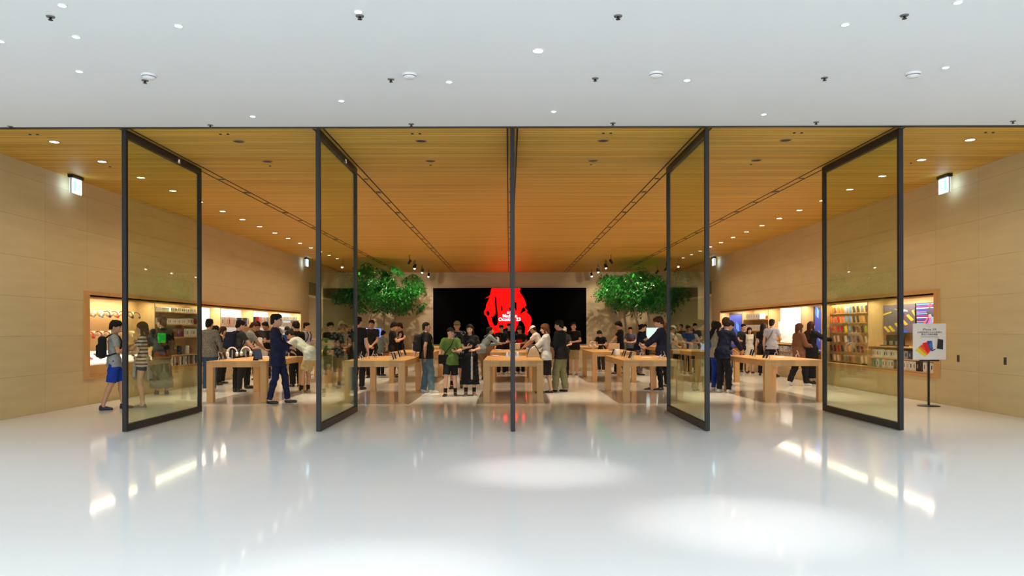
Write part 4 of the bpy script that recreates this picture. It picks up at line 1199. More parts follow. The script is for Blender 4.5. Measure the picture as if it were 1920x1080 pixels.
class Field:
    """signed distance samples on a grid; shapes are merged with a smooth union"""
    def __init__(self, lo, hi, h):
        self.h = h
        self.lo = np.array(lo, float)
        self.n = np.maximum(np.ceil((np.array(hi, float) - self.lo) / h).astype(int) + 1, 3)
        self.F = np.full(self.n, .2, np.float32)
        self.ax = [self.lo[i] + h * np.arange(self.n[i]) for i in range(3)]
    def _sl(self, lo, hi):
        i0 = np.clip(np.floor((lo - self.lo) / self.h).astype(int), 0, self.n - 1)
        i1 = np.clip(np.ceil((hi - self.lo) / self.h).astype(int) + 1, 1, self.n)
        return tuple(slice(a, max(a + 1, b)) for a, b in zip(i0, i1))
    def _pts(self, sl):
        X, Y, Z = np.meshgrid(self.ax[0][sl[0]], self.ax[1][sl[1]], self.ax[2][sl[2]], indexing='ij')
        return np.stack([X, Y, Z], -1)
    def put(self, sl, d, k):
        A = self.F[sl]
        if k > 0:
            t = np.clip(.5 + .5 * (A - d) / k, 0, 1)
            self.F[sl] = A * (1 - t) + d * t - k * t * (1 - t)
        else:
            self.F[sl] = np.minimum(A, d)
    def cap(self, a, b, ra, rb, k=.025, M=None, S=None, flat_a=False, flat_b=False, cut=None):
        """tapered capsule; M rows = local axes, S = per-axis stretch; flat ends where asked"""
        a, b = np.array(a, float), np.array(b, float)
        m = max(ra, rb) * (max(S) if S else 1) + k + .03
        sl = self._sl(np.minimum(a, b) - m, np.maximum(a, b) + m)
        P = self._pts(sl)
        q = P - a
        ab = b - a
        if M is not None:
            M = np.array(M); S_ = np.array(S)
            q2 = (q @ M.T) / S_
            ab2 = (M @ ab) / S_
        else:
            q2, ab2 = q, ab
        L2 = float(ab2 @ ab2) + 1e-12
        t = np.clip((q2 @ ab2) / L2, 0, 1)
        d = np.sqrt(((q2 - t[..., None] * ab2) ** 2).sum(-1)) - (ra + (rb - ra) * t)
        if S: d = d * min(S)
        dirn = unit(ab)
        if flat_b: d = np.maximum(d, (P - b) @ dirn)
        if flat_a: d = np.maximum(d, -(q @ dirn))
        if cut is not None:
            d = np.maximum(d, cut(P))
        self.put(sl, d.astype(np.float32), k)
    def ell(self, c, r, k=.02, M=None, sub=False):
        c = np.array(c, float); r = np.array(r, float)
        m = r.max() + k + .02
        sl = self._sl(c - m, c + m)
        q = self._pts(sl) - c
        if M is not None: q = q @ np.array(M).T
        n = np.sqrt(((q / r) ** 2).sum(-1)) + 1e-9
        g = np.sqrt(((q / r ** 2) ** 2).sum(-1)) + 1e-9
        d = (n * (n - 1) / g).astype(np.float32)
        if sub:
            A = self.F[sl]; B = -d
            t = np.clip(.5 - .5 * (A - B) / k, 0, 1)
            self.F[sl] = A * (1 - t) + B * t + k * t * (1 - t)
        else:
            self.put(sl, d, k)
    def rbox(self, c, h, r, k=.01):
        c = np.array(c, float); h = np.array(h, float)
        sl = self._sl(c - h - k - .03, c + h + k + .03)
        q = np.abs(self._pts(sl) - c) - (h - r)
        d = np.sqrt((np.maximum(q, 0) ** 2).sum(-1)) + np.minimum(q.max(-1), 0) - r
        self.put(sl, d.astype(np.float32), k)
    def clip(self, fn):
        P = self._pts((slice(None),) * 3)
        self.F = np.maximum(self.F, fn(P).astype(np.float32))
    def wob(self, amp, f=1.0, seed=0.):
        P = self._pts((slice(None),) * 3)
        x, y, z = P[..., 0] * f, P[..., 1] * f, P[..., 2] * f
        self.F += (amp * np.sin(z * 33 + 2.2 * np.sin(x * 17 + seed) + seed) * np.sin(x * 24 + y * 29 + seed * 2) +
                   amp * .6 * np.sin(z * 61 + x * 37 - y * 22 + seed)).astype(np.float32)
    def mesh(self):
        F = self.F.copy()
        F[0], F[-1], F[:, 0], F[:, -1], F[:, :, 0], F[:, :, -1] = .05, .05, .05, .05, .05, .05
        s = F < 0
        n = np.array(F.shape)
        cs = np.zeros(n - 1, np.int8)
        for dx in (0, 1):
            for dy in (0, 1):
                for dz in (0, 1):
                    cs += s[dx:n[0] - 1 + dx, dy:n[1] - 1 + dy, dz:n[2] - 1 + dz]
        act = (cs > 0) & (cs < 8)
        idx = np.full(act.shape, -1, np.int64)
        ijk = np.argwhere(act)
        if len(ijk) == 0: return np.zeros((0, 3)), np.zeros((0, 4), int)
        idx[act] = np.arange(len(ijk))
        acc = np.zeros((len(ijk), 3)); cnt = np.zeros(len(ijk))
        C = [(a, b, c) for a in (0, 1) for b in (0, 1) for c in (0, 1)]
        vals = {c: F[ijk[:, 0] + c[0], ijk[:, 1] + c[1], ijk[:, 2] + c[2]].astype(float) for c in C}
        for c in C:
            for ax in range(3):
                if c[ax] == 0:
                    d = list(c); d[ax] = 1; d = tuple(d)
                    v0, v1 = vals[c], vals[d]
                    cr = (v0 < 0) != (v1 < 0)
                    den = np.where(cr, v0 - v1, 1)
                    t = np.where(cr, v0 / den, 0)
                    p = np.tile(np.array(c, float), (len(ijk), 1)); p[:, ax] += t
                    acc[cr] += p[cr]; cnt[cr] += 1
        V = self.lo + self.h * (ijk + acc / np.maximum(cnt, 1)[:, None])
        Q = []
        for ax in range(3):
            o = [x for x in range(3) if x != ax]
            a = [slice(None)] * 3; b = [slice(None)] * 3
            a[ax] = slice(0, -1); b[ax] = slice(1, None)
            for x in o:
                a[x] = slice(1, -1); b[x] = slice(1, -1)
            s0, s1 = s[tuple(a)], s[tuple(b)]
            e = np.argwhere(s0 != s1)
            if len(e) == 0: continue
            ins = s0[tuple(e.T)]
            e = e.copy()
            for x in o: e[:, x] += 1
            u = np.zeros(3, int); v = np.zeros(3, int)
            u[(ax + 1) % 3] = 1; v[(ax + 2) % 3] = 1
            q = np.stack([idx[tuple((e - u - v).T)], idx[tuple((e - v).T)], idx[tuple(e.T)], idx[tuple((e - u).T)]], 1)
            q[~ins] = q[~ins][:, ::-1]
            Q.append(q)
        return V, np.concatenate(Q)

def to_mesh(name, parts, mats, smooth=True):
    """parts: list of (V, Q, material indices or int)"""
    Vs, Qs, Ms, n = [], [], [], 0
    for V, Q, mi in parts:
        Vs.append(V); Qs.append(Q + n); n += len(V)
        Ms.append(np.full(len(Q), mi, np.int32) if np.isscalar(mi) else mi)
    V = np.concatenate(Vs); Q = np.concatenate(Qs); M = np.concatenate(Ms)
    me = bpy.data.meshes.new(name)
    me.vertices.add(len(V)); me.vertices.foreach_set('co', V.astype(np.float32).ravel())
    me.loops.add(len(Q) * 4); me.loops.foreach_set('vertex_index', Q.astype(np.int32).ravel())
    me.polygons.add(len(Q)); me.polygons.foreach_set('loop_start', (np.arange(len(Q)) * 4).astype(np.int32))
    try:
        me.polygons.foreach_set('loop_total', np.full(len(Q), 4, np.int32))
    except Exception:
        pass
    for m in mats: me.materials.append(m)
    me.polygons.foreach_set('material_index', M.astype(np.int32))
    me.polygons.foreach_set('use_smooth', np.ones(len(Q), bool))
    me.update(calc_edges=True)
    me.validate()
    return me

def obj_of(name, me, parent, M=None):
    o = bpy.data.objects.new(name, me)
    col.objects.link(o)
    o.parent = parent
    if M is not None: o.matrix_local = Matrix(M)
    return o

# --- head template (origin at chin level under the skull, y forward, z up)
def head_template(h):
    f = Field((-.11, -.14, -.11), (.11, .14, .25), h)
    f.ell((0, -.012, .135), (.074, .094, .088), .01)
    f.ell((0, .030, .085), (.062, .062, .085), .03)
    f.ell((0, .052, .024), (.036, .036, .028), .03)
    f.ell((0, -.02, .05), (.055, .06, .05), .03)
    for s in (-1, 1):
        f.ell((s * .036, .062, .078), (.022, .022, .024), .02)
        f.ell((s * .030, .099, .114), (.016, .012, .011), .012, sub=True)
        f.ell((s * .030, .082, .113), (.014, .0125, .010), .004)
        f.ell((s * .078, -.008, .098), (.010, .020, .032), .006)
    f.cap((-.036, .085, .128), (.036, .085, .128), .010, .010, .012)
    f.cap((0, .092, .112), (0, .110, .078), .007, .0125, .010)
    f.cap((-.010, .100, .072), (.010, .100, .072), .009, .009, .006)
    f.cap((-.019, .088, .047), (.019, .088, .047), .0085, .0085, .008)
    f.cap((-.015, .088, .036), (.015, .088, .036), .0075, .0075, .006)
    f.cap((0, -.022, -.07), (0, -.018, .06), .048, .050, .02)
    V, Q = f.mesh()
    c = V[Q].mean(1)
    mi = np.zeros(len(Q), np.int32)
    for s in (-1, 1):
        e = (np.abs(c[:, 0] - s * .030) < .014) & (np.abs(c[:, 2] - .113) < .007) & (c[:, 1] > .083)
        mi[e] = 1
        e = (np.abs(c[:, 0] - s * .032) < .018) & (np.abs(c[:, 2] - .131) < .0045) & (c[:, 1] > .07)
        mi[e] = 2
    e = (np.abs(c[:, 0]) < .022) & (np.abs(c[:, 2] - .0415) < .009) & (c[:, 1] > .085)
    mi[e] = 3
    return V, Q, mi
HEAD_F = head_template(.0055)
HEAD_C = head_template(.009)

def hand_template(curl, spread=0., h=.0042):
    """right hand, wrist at the origin, fingers along +y, palm facing -z, thumb on the -x side"""
    f = Field((-.085, -.03, -.10), (.07, .21, .06), h)
    f.cap((0, -.02, 0), (0, .02, 0), .026, .028, .01, M=np.eye(3), S=(1, 1, .72))
    f.cap((-.018, .03, 0), (-.022, .085, 0), .020, .018, .012, M=np.eye(3), S=(1, 1, .7))
    f.cap((.018, .03, 0), (.024, .078, 0), .020, .017, .012, M=np.eye(3), S=(1, 1, .7))
    f.cap((0, .03, 0), (0, .085, 0), .022, .019, .012, M=np.eye(3), S=(1, 1, .68))
    L = [(-.031, .088, .070, .0085), (-.010, .094, .078, .0088), (.011, .091, .073, .0085), (.030, .080, .058, .0075)]
    for i, (x, y, ln, r) in enumerate(L):
        p = V3(x, y, 0); ang = curl * .35; ax = V3((i - 1.5) * (.06 + spread), 1, 0)
        for j, q in enumerate((.45, .32, .27)):
            d = unit(V3(ax[0] * math.cos(ang), math.cos(ang), -math.sin(ang)))
            e = p + d * ln * q
            f.cap(p, e, r * (1 - .08 * j), r * (.93 - .08 * j), .003)
            p = e; ang += curl * (.75 if j == 0 else .6)
    p = V3(-.028, .022, -.004)
    for (d, ln, r) in ((V3(-.75, .62, -.15 - .3 * curl), .042, .0125), (V3(-.45 + .25 * curl, .85, -.25 - .45 * curl), .032, .0105), (V3(-.1 + .35 * curl, .9, -.35 - .5 * curl), .026, .009)):
        e = p + unit(d) * ln
        f.cap(p, e, r, r * .9, .006)
        p = e
    return f.mesh()
HANDS = {'relax': hand_template(.35), 'grip': hand_template(1.15), 'flat': hand_template(.06, .08)}

def hair_template(style, h=.0075, seed=1.):
    if style in ('long', 'longback', 'ponytail', 'bun', 'bob'):
        lo, hi = (-.15, -.20, -.36), (.15, .15, .27)
    else:
        lo, hi = (-.11, -.14, -.03), (.11, .14, .26)
    f = Field(lo, hi, h)
    ext = {'buzz': .004, 'short': .012, 'fringe': .016, 'thick': .022}.get(style, .014)
    f.ell((0, -.014, .137), (.074 + ext, .094 + ext, .088 + ext), .01)
    f.ell((0, -.06, .07), (.060 + ext * .6, .045 + ext, .06), .02)
    n = unit(V3(0, -.15, .175)) if style != 'fringe' else unit(V3(0, -.10, .19))
    p0 = V3(0, .090, .168) if style not in ('fringe', 'bob', 'long') else V3(0, .10, .146)
    def cut(P):
        d = -((P - p0) @ n)
        side = .0 - (np.abs(P[..., 0]) - .0)
        # behind the ears hair reaches lower
        back = P[..., 1] + .035
        low = np.maximum(back, .055 - P[..., 2] - .0)
        return np.minimum(d, low)
    f.clip(cut)
    if style in ('fringe', 'thick'):
        f.cap((-.045, .075, .165), (.045, .080, .165), .020, .020, .02)
        f.ell((0, .02, .20), (.075, .08, .045), .02)
    if style == 'short':
        f.ell((0, .03, .205), (.060, .065, .028), .02)
    if style in ('long', 'longback'):
        for s in (-1, 1):
            f.cap((s * .068, -.01, .15), (s * .080, -.005, -.02), .026, .026, .02)
            f.cap((s * .080, -.01, -.02), (s * .075, .01 if style == 'long' else -.05, -.20), .028, .018, .02)
        f.cap((0, -.075, .12), (0, -.10, -.08), .06, .055, .03, M=np.eye(3), S=(1.25, .7, 1))
        f.cap((0, -.10, -.08), (0, -.11, -.26), .055, .035, .03, M=np.eye(3), S=(1.4, .6, 1))
    if style == 'bob':
        for s in (-1, 1):
            f.cap((s * .072, .0, .15), (s * .080, .01, .00), .026, .022, .02)
        f.cap((0, -.07, .12), (0, -.085, .0), .062, .05, .03, M=np.eye(3), S=(1.25, .75, 1))
    if style == 'ponytail':
        f.cap((0, -.10, .15), (0, -.145, .12), .025, .028, .015)
        f.cap((0, -.145, .12), (0, -.14, -.09), .03, .012, .015)
    if style == 'bun':
        f.ell((0, -.12, .17), (.038, .036, .036), .01)
    rg = random.Random(int(seed * 100) + len(style))
    if style in ('short', 'fringe', 'thick', 'bob', 'ponytail'):
        for _ in range(26):
            a = rg.uniform(0, 6.283); u = rg.uniform(.15, .95)
            r_ = math.sqrt(1 - u * u)
            c = V3(.078 * r_ * math.cos(a), -.014 + .098 * r_ * math.sin(a), .137 + .095 * u)
            if c[1] > .05 and c[2] < .17: continue
            f.ell(c, (rg.uniform(.018, .028), rg.uniform(.018, .032), rg.uniform(.012, .02)), .010)
    f.wob(.0016 if style in ('long', 'longback', 'bob', 'ponytail') else .0032, 2.6, seed)
    return f.mesh()
def cap_template(style):
    f = Field((-.13, -.15, .06), (.13, .23, .27), .0075)
    if style == 'cap':
        f.ell((0, -.012, .140), (.088, .106, .100), .005)
        f.clip(lambda P: .148 + (P[..., 1]) * .06 - P[..., 2])
        f.cap((0, .07, .152), (0, .150, .140), .074, .060, .012, M=np.eye(3), S=(1, 1, .10))
    else:
        f.ell((0, -.012, .140), (.090, .108, .102), .005)
        f.clip(lambda P: .150 - P[..., 2])
    return f.mesh()
HAIRS = {}
def hair_mesh(style, mcol):
    key = (style, mcol.name)
    if key not in HAIRS:
        if style in ('cap', 'beanie'):
            V, Q = cap_template(style)
        else:
            V, Q = hair_template(style)
        HAIRS[key] = to_mesh('cap' if style in ('cap', 'beanie') else 'hair', [(V, Q, 0)], [mcol])
    return HAIRS[key]

def shoe_template(kind):
    f = Field((-.07, -.10, -.01), (.07, .22, .16), .0075)
    f.cap((0, -.035, .035), (0, .05, .035), .040, .038, .02, M=np.eye(3), S=(1, 1, 1.0))
    f.cap((0, .05, .030), (0, .135, .022), .042, .036, .02, M=np.eye(3), S=(1, 1, .85))
    if kind != 'flat':
        f.cap((0, -.03, .04), (0, -.025, .095), .040, .040, .02)
    f.clip(lambda P: np.maximum(.0 - P[..., 2], P[..., 2] - (.10 if kind != 'flat' else .055)))
    V, Q = f.mesh()
    c = V[Q].mean(1)
    return V, Q, (c[:, 2] < .018).astype(np.int32)
SHOE_T = {k: shoe_template(k) for k in ('sneaker', 'flat')}
SHOES = {}
def shoe_mesh(kind, m, sole):
    key = (kind, m.name, sole.name)
    if key not in SHOES:
        V, Q, mi = SHOE_T[kind]
        SHOES[key] = to_mesh('shoe', [(V, Q, mi)], [m, sole])
    return SHOES[key]

SKIN = mat('skin light', (.62, .36, .24), .5, vary=.05, scale=8)
SKINT = mat('skin tan', (.46, .24, .14), .5, vary=.05, scale=8)
EYE_M = mat('dark eye', (.02, .012, .01), .2, vary=0)
BROW_M = mat('eyebrow', (.03, .018, .012), .7, vary=0)
LIP_M = mat('lips', (.45, .13, .11), .45, vary=0)
HB = mat('black hair', (.010, .008, .008), .75, vary=.3, scale=40, spec=.2)
HBR = mat('dark brown hair', (.045, .018, .010), .75, vary=.3, scale=40, spec=.2)
HLB = mat('brown hair', (.11, .045, .018), .75, vary=.3, scale=40, spec=.2)
def cl(name, c, rough=.85, vary=.12, scale=22):
    return mat(name + ' cloth', c, rough, vary=vary, scale=scale, spec=.25)
def stripes(name, c1, c2, freq):
    key = name + ' striped cloth'
    if key in MATS: return MATS[key]
    m = mat(key, c1, .85, vary=0, spec=.25)
    nt = m.node_tree
    tc = nt.nodes.new('ShaderNodeTexCoord'); w = nt.nodes.new('ShaderNodeTexWave'); w.wave_type = 'BANDS'; w.bands_direction = 'Z'
    w.inputs['Scale'].default_value = freq; w.inputs['Distortion'].default_value = .6
    r = nt.nodes.new('ShaderNodeValToRGB'); r.color_ramp.interpolation = 'CONSTANT'
    r.color_ramp.elements[0].color = (*c1, 1); r.color_ramp.elements[1].color = (*c2, 1); r.color_ramp.elements[1].position = .6
    nt.links.new(tc.outputs['Object'], w.inputs['Vector']); nt.links.new(w.outputs['Fac'], r.inputs['Fac'])
    nt.links.new(r.outputs[0], nt.nodes['Principled BSDF'].inputs['Base Color'])
    return m
def blotch(name, cols, scale):
    key = name + ' patterned cloth'
    if key in MATS: return MATS[key]
    m = mat(key, cols[0], .85, vary=0, spec=.25)
    nt = m.node_tree
    tc = nt.nodes.new('ShaderNodeTexCoord'); w = nt.nodes.new('ShaderNodeTexVoronoi'); w.inputs['Scale'].default_value = scale
    sp_ = nt.nodes.new('ShaderNodeSeparateColor')
    r = nt.nodes.new('ShaderNodeValToRGB'); r.color_ramp.interpolation = 'CONSTANT'
    e = r.color_ramp.elements
    e[0].color = (*cols[0], 1); e[1].color = (*cols[1], 1); e[1].position = 1 / len(cols)
    for i in range(2, len(cols)):
        q = e.new(i / len(cols)); q.color = (*cols[i], 1)
    nt.links.new(tc.outputs['Object'], w.inputs['Vector']); nt.links.new(w.outputs['Color'], sp_.inputs[0]); nt.links.new(sp_.outputs[0], r.inputs['Fac'])
    nt.links.new(r.outputs[0], nt.nodes['Principled BSDF'].inputs['Base Color'])
    return m

def ik(a, t, l1, l2, pole):
    """two-bone chain from a to t: returns the middle joint and the reached end"""
    d = t - a; L = np.linalg.norm(d)
    Lm = min(L, (l1 + l2) * .995)
    if L > Lm: t = a + d / L * Lm; d = t - a; L = Lm
    u = d / L
    x = (l1 * l1 - l2 * l2 + L * L) / (2 * L)
    hgt = math.sqrt(max(l1 * l1 - x * x, 0))
    p = pole - u * (pole @ u)
    return a + u * x + unit(p) * hgt, t

def frame_to(y, z):
    """columns x, y, z with y along the given direction and z as near as possible to the given one"""
    y = unit(y); x = unit(np.cross(y, z)); z = np.cross(x, y)
    return np.stack([x, y, z], 1)
def m4(Rm, t, s=1.):
    M = np.eye(4); M[:3, :3] = Rm * s; M[:3, 3] = t
    return M

POSE = {   # wrist targets in body space: x to the person's right, y forward, z up, metres at 1.72 m
    'down': (.235, .02, .845), 'front': (.13, .28, 1.10), 'phone': (.07, .27, 1.16), 'highphone': (.08, .30, 1.30), 'table': (.17, .50, .93), 'clasp': (.045, .19, .97),
    'chin': (.04, .17, 1.36), 'cross': (-.10, .22, 1.16), 'hip': (.27, -.03, .98), 'back': (.12, -.20, .93), 'reach': (.18, .50, 1.20), 'tableback': (.22, -.30, .90), 'elbow': (.10, .45, 1.1)}

PEOPLE = {}
def person(key, label, x, y, yaw, H=1.70, fem=False, fat=1.0, lean=0, side=0, drop=0, head=(0, 0), Rh='down', Lh='down', hr='relax', hl='relax', feet=None,
           top=('tee', None), bottom=('trousers', None), shoes=('sneaker', None, None), hair=('short', None), skin=None, hat=None, h=None, seat=None, sock=None, extra=None):
    s = H / 1.72
    root = thing('person', label, 'person', (x, y, 0), R(-yaw))
    skin = skin or SKIN
    g = h or (.0125 if y < 18.5 else .015 if y < 22.5 else .019)
    P = V3(0, -.30 * math.sin(R(lean)) * .55 if seat is None else 0, (.952 - drop) if seat is None else seat)
    d = unit(V3(math.sin(R(side)), math.sin(R(lean)) * math.cos(R(side)), math.cos(R(lean)) * math.cos(R(side))))
    fw = unit(V3(0, math.cos(R(lean)), -math.sin(R(lean))))
    xr = unit(np.cross(fw, d)); fw = np.cross(d, xr)
    T = np.stack([xr, fw, d])           # rows = torso axes
    up2 = unit(d * .55 + V3(0, 0, .45)) if lean > 0 else d
    N = P + d * .492
    wS = .150 if fem else .170
    SH = {1: N - d * .055 + xr * wS, -1: N - d * .055 - xr * wS}
    # arms
    AR = {}
    for sd, tgt, nm in ((1, Rh, hr), (-1, Lh, hl)):
        t = POSE[tgt] if isinstance(tgt, str) else tgt
        t = V3(sd * t[0], t[1], t[2]) if isinstance(tgt, str) else V3(*t)
        t = t / (s if not isinstance(tgt, str) else 1)
        pole = xr * sd * .55 - fw * .45 - V3(0, 0, 1) * .65
        e, w = ik(SH[sd], t, .275, .245, pole)
        AR[sd] = (e, w, nm)
    # legs
    LG = {}
    feet = feet or ((.10, .0, 6), (-.10, .02, -6))
    for sd, ft in ((1, feet[0]), (-1, feet[1])):
        hip = P + V3(sd * .078, 0, -.03)
        ank = V3(ft[0], ft[1], (.085 if len(ft) < 4 else ft[3]))
        k_, a_ = ik(hip, ank, .43, .415, V3(sd * .05 + math.sin(R(ft[2])) * .4, 1, 0.05))
        LG[sd] = (hip, k_, ank if np.linalg.norm(ank - a_) < .05 else a_, ft[2])
    # head
    hy, hp = head
    cyw, syw = math.cos(R(-hy)), math.sin(R(-hy))
    hf = V3(-syw * math.cos(R(hp)), cyw * math.cos(R(hp)), -math.sin(R(hp)))
    hup = unit(V3(0, 0, 1) * 1.0 + d * .4); hup = unit(hup - hf * (hup @ hf))
    hx = np.cross(hf, hup)
    nd = unit(up2 * .8 + fw * .25)
    O = N + nd * .046 + hup * .008
    HM = np.stack([hx, hf, hup], 1)
    # ---------------- body
    allp = [P, N, O + hup * .2] + [AR[1][0], AR[1][1], AR[-1][0], AR[-1][1]] + [LG[1][1], LG[-1][1], LG[1][2], LG[-1][2]]
    lo = np.min(allp, 0) - .28; hi = np.max(allp, 0) + .28
    lo[2] = min(0, lo[2]); hi[2] = (N + hup * .12)[2] + .1
    fe = 1 if fem else 0
    hs = g / s
    def torso(f, e, shoulders=True, low=True, waist=0.):
        S_ = (1, .70, 1)
        if low:
            f.cap(P - xr * .05 - V3(0, 0, .02), P + xr * .05 - V3(0, 0, .02), (.118 + .006 * fe) * fat + e, (.118 + .006 * fe) * fat + e, .03, M=T, S=(1, .84, .95))
        f.cap(P + d * .03, P + d * .22, (.128 - .012 * fe) * fat + e, (.122 - .020 * fe) * fat + e + waist, .04, M=T, S=S_)
        f.cap(P + d * .22, P + d * .38, (.128 - .02 * fe) * fat + e, (.142 - .016 * fe) * fat ** .6 + e, .04, M=T, S=S_)
        if fem:
            for q in (-1, 1): f.ell(P + d * .33 + xr * q * .058 + fw * .075, (.052 + e * .6,) * 3, .04)
        elif fat > 1.05:
            f.ell(P + d * .12 + fw * .06, (.12 + e, .10 * fat + e, .12 + e), .05, M=T)
        if shoulders:
            f.cap(SH[1] - xr * .015, SH[-1] + xr * .015, .050 + e, .050 + e, .045)
            f.cap(N - d * .09, N + d * .0, .085 + e, .055 + e, .04, M=T, S=(1, .8, 1))
    f = Field(lo, hi, hs)
    torso(f, -.004)
    f.cap(N - d * .05, O + hup * .0 - hf * .02, .054 - .006 * fe, .050 - .006 * fe, .02)
    for sd in (1, -1):
        e, w, nm = AR[sd]
        f.cap(SH[sd], e, .046 * fat ** .4 - .004 * fe, .037 - .003 * fe, .02)
        f.cap(e, e + (w - e) * .3, .038 - .003 * fe, .039 - .003 * fe, .015)
        f.cap(e + (w - e) * .3, w, .039 - .003 * fe, .0255, .015)
        hip, kn, an, _ = LG[sd]
        f.cap(hip, kn, .082 * fat ** .5, .054, .03)
        cb = kn + (an - kn) * .28 - V3(0, .012, 0)
        f.cap(kn, cb, .052, .054, .02); f.cap(cb, an, .053, .036, .02)
        f.cap(an, an + V3(0, .03, -.03), .036, .035, .02)
    Vb, Qb = f.mesh()
    parts = [(Vb, Qb, 0)]
    HV, HQ, HMI = (HEAD_F if y < 22 else HEAD_C)
    parts.append((HV @ HM.T + O, HQ, HMI))
    hands = {}
    for sd in (1, -1):
        e, w, nm = AR[sd]
        fd = unit(w - e)
        nmz = nm
        if nm in ('flat',):
            fd = unit(V3(fd[0], fd[1], 0) + V3(0, .3, 0)); pn = V3(0, 0, 1)
        elif isinstance((Rh if sd > 0 else Lh), str) and (Rh if sd > 0 else Lh) == 'down':
            pn = xr * sd; fd = unit(fd + V3(0, .05, 0))
        elif nm == 'grip':
            fd = unit(fd * .7 + V3(-sd * .35, .2, .1)); pn = unit(V3(sd * .5, .1, -.8))
        else:
            fd = unit(fd + V3(-sd * .5, .1, 0)); pn = unit(V3(sd * .35, .3, .8))
        FM = frame_to(fd, pn)
        Vh, Qh = HANDS[nmz]
        Vh = Vh.copy() * (.94 if fem else 1.0)
        if sd < 0:
            Vh[:, 0] *= -1; Qh = Qh[:, ::-1]
        # keep the thumb towards the body midline or up
        parts.append((Vh @ FM.T + w + fd * .012, Qh, 0))
        hands[sd] = (w, fd, FM)
    me = to_mesh('body', [(V * s, Q, m) for V, Q, m in parts], [skin, EYE_M, BROW_M, LIP_M])
    obj_of('body', me, root)
    # ---------------- clothes
    kt, mt_ = top[0], top[1]
    kb, mb_ = bottom[0], bottom[1]
    sd_ = (hash_(label) % 60) / 10.
    if kb in ('trousers', 'wide', 'slim', 'shorts', 'hotpants', 'capri'):
        ll = np.min([P, LG[1][1], LG[-1][1], LG[1][2], LG[-1][2]], 0) - .24; lh = np.max([P, LG[1][1], LG[-1][1], LG[1][2], LG[-1][2]], 0) + .24
        ll[2] = min(ll[2], .0)
        f = Field(ll, lh, hs)
        e = {'trousers': .014, 'wide': .028, 'slim': .007, 'shorts': .022, 'hotpants': .010, 'capri': .012}[kb]
        f.cap(P - xr * .05 - V3(0, 0, .02), P + xr * .05 - V3(0, 0, .02), .114 * fat + e * .3, .114 * fat + e * .3, .03, M=T, S=(1, .84, .95))
        f.cap(P, P + d * .07, .120 * fat, .112 * fat, .02, M=T, S=(1, .72, 1), flat_b=True)
        for sd in (1, -1):
            hip, kn, an, _ = LG[sd]
            if kb == 'shorts':
                q = hip + (kn - hip) * .92
                f.cap(hip, q, .088 * fat ** .5 + e * .7, .070 + e, .03, flat_b=True)
            elif kb == 'hotpants':
                q = hip + (kn - hip) * .38
                f.cap(hip, q, .088 + e * .7, .082 + e, .03, flat_b=True)
            else:
                an2 = an + (an - kn) * (.02 if kb != 'capri' else -.25)
                f.cap(hip, kn, .086 * fat ** .5 + e * .6, .062 + e, .03)
                f.cap(kn, kn + (an2 - kn) * .3 - V3(0, .01, 0), .060 + e, .058 + e, .02)
                f.cap(kn + (an2 - kn) * .3 - V3(0, .01, 0), an2, .058 + e, .046 + e * 1.1, .02, flat_b=True)
        f.wob(.0045, 1., sd_)
        V, Q = f.mesh()
        obj_of({'shorts': 'shorts', 'hotpants': 'shorts'}.get(kb, 'trousers'), to_mesh('trousers', [(V * s, Q, 0)], [mb_]), root)
    elif kb in ('skirt', 'longskirt', 'miniskirt'):
        zh = {'skirt': .46, 'longskirt': .16, 'miniskirt': .55}[kb]
        w = {'skirt': .17, 'longskirt': .24, 'miniskirt': .19}[kb]
        f = Field(P + V3(-.42, -.42, -1.), P + V3(.42, .42, .25), hs)
        base = P.copy(); base[2] = zh; base[1] = (P[1] + (LG[1][1][1] + LG[-1][1][1]) / 2) / 2
        f.cap(P + d * .1, P, .115, .130, .03, M=np.eye(3), S=(1, .75, 1))
        f.cap(P - V3(0, 0, .02), base, .168, w + .01, .03, M=np.eye(3), S=(1, .8, 1), flat_b=True)
        f.wob(.006, .9, sd_)
        V, Q = f.mesh()
        obj_of('skirt', to_mesh('skirt', [(V * s, Q, 0)], [mb_]), root)
    if kt:
        e = {'tee': .013, 'loose': .026, 'shirt': .016, 'sweater': .022, 'jacket': .026, 'suit': .020, 'coat': .030, 'dress': .014, 'polo': .014, 'tank': .010}[kt]
        tl = np.min([P - .35, N, AR[1][0], AR[1][1], AR[-1][0], AR[-1][1]], 0) - .16
        th = np.max([P + .3, N, AR[1][0], AR[1][1], AR[-1][0], AR[-1][1]], 0) + .16
        hem = {'tee': -.12, 'loose': -.17, 'shirt': -.13, 'sweater': -.13, 'jacket': -.16, 'suit': -.22, 'coat': -.33, 'dress': -.40, 'polo': -.11, 'tank': -.08}[kt]
        tl[2] = min(tl[2], P[2] + hem - .1)
        if kt == 'dress': tl[2] = .1; tl[:2] -= .1; th[:2] += .1
        f = Field(tl, th, hs)
        torso(f, e)
        q = P + V3(0, 0, hem) if lean < 25 else P + unit(V3(0, -.1, -1)) * -hem
        q = P + V3(0, 0, hem)
        f.cap(P, q, .142 * fat + e, .150 * fat + e * 1.3, .03, M=np.eye(3), S=(1.13, .84, 1), flat_b=True)
        if kt == 'dress':
            base = P.copy(); base[2] = bottom[2] if len(bottom) > 2 else .2
            f.cap(P + V3(0, 0, -.06), base, .178, .235, .03, M=np.eye(3), S=(1, .8, 1), flat_b=True)
        zz = q[2] if kt != 'dress' else base[2]
        sl_ = {'tee': .62, 'loose': .8, 'polo': .6, 'dress': .6, 'tank': 0}.get(kt, 2)
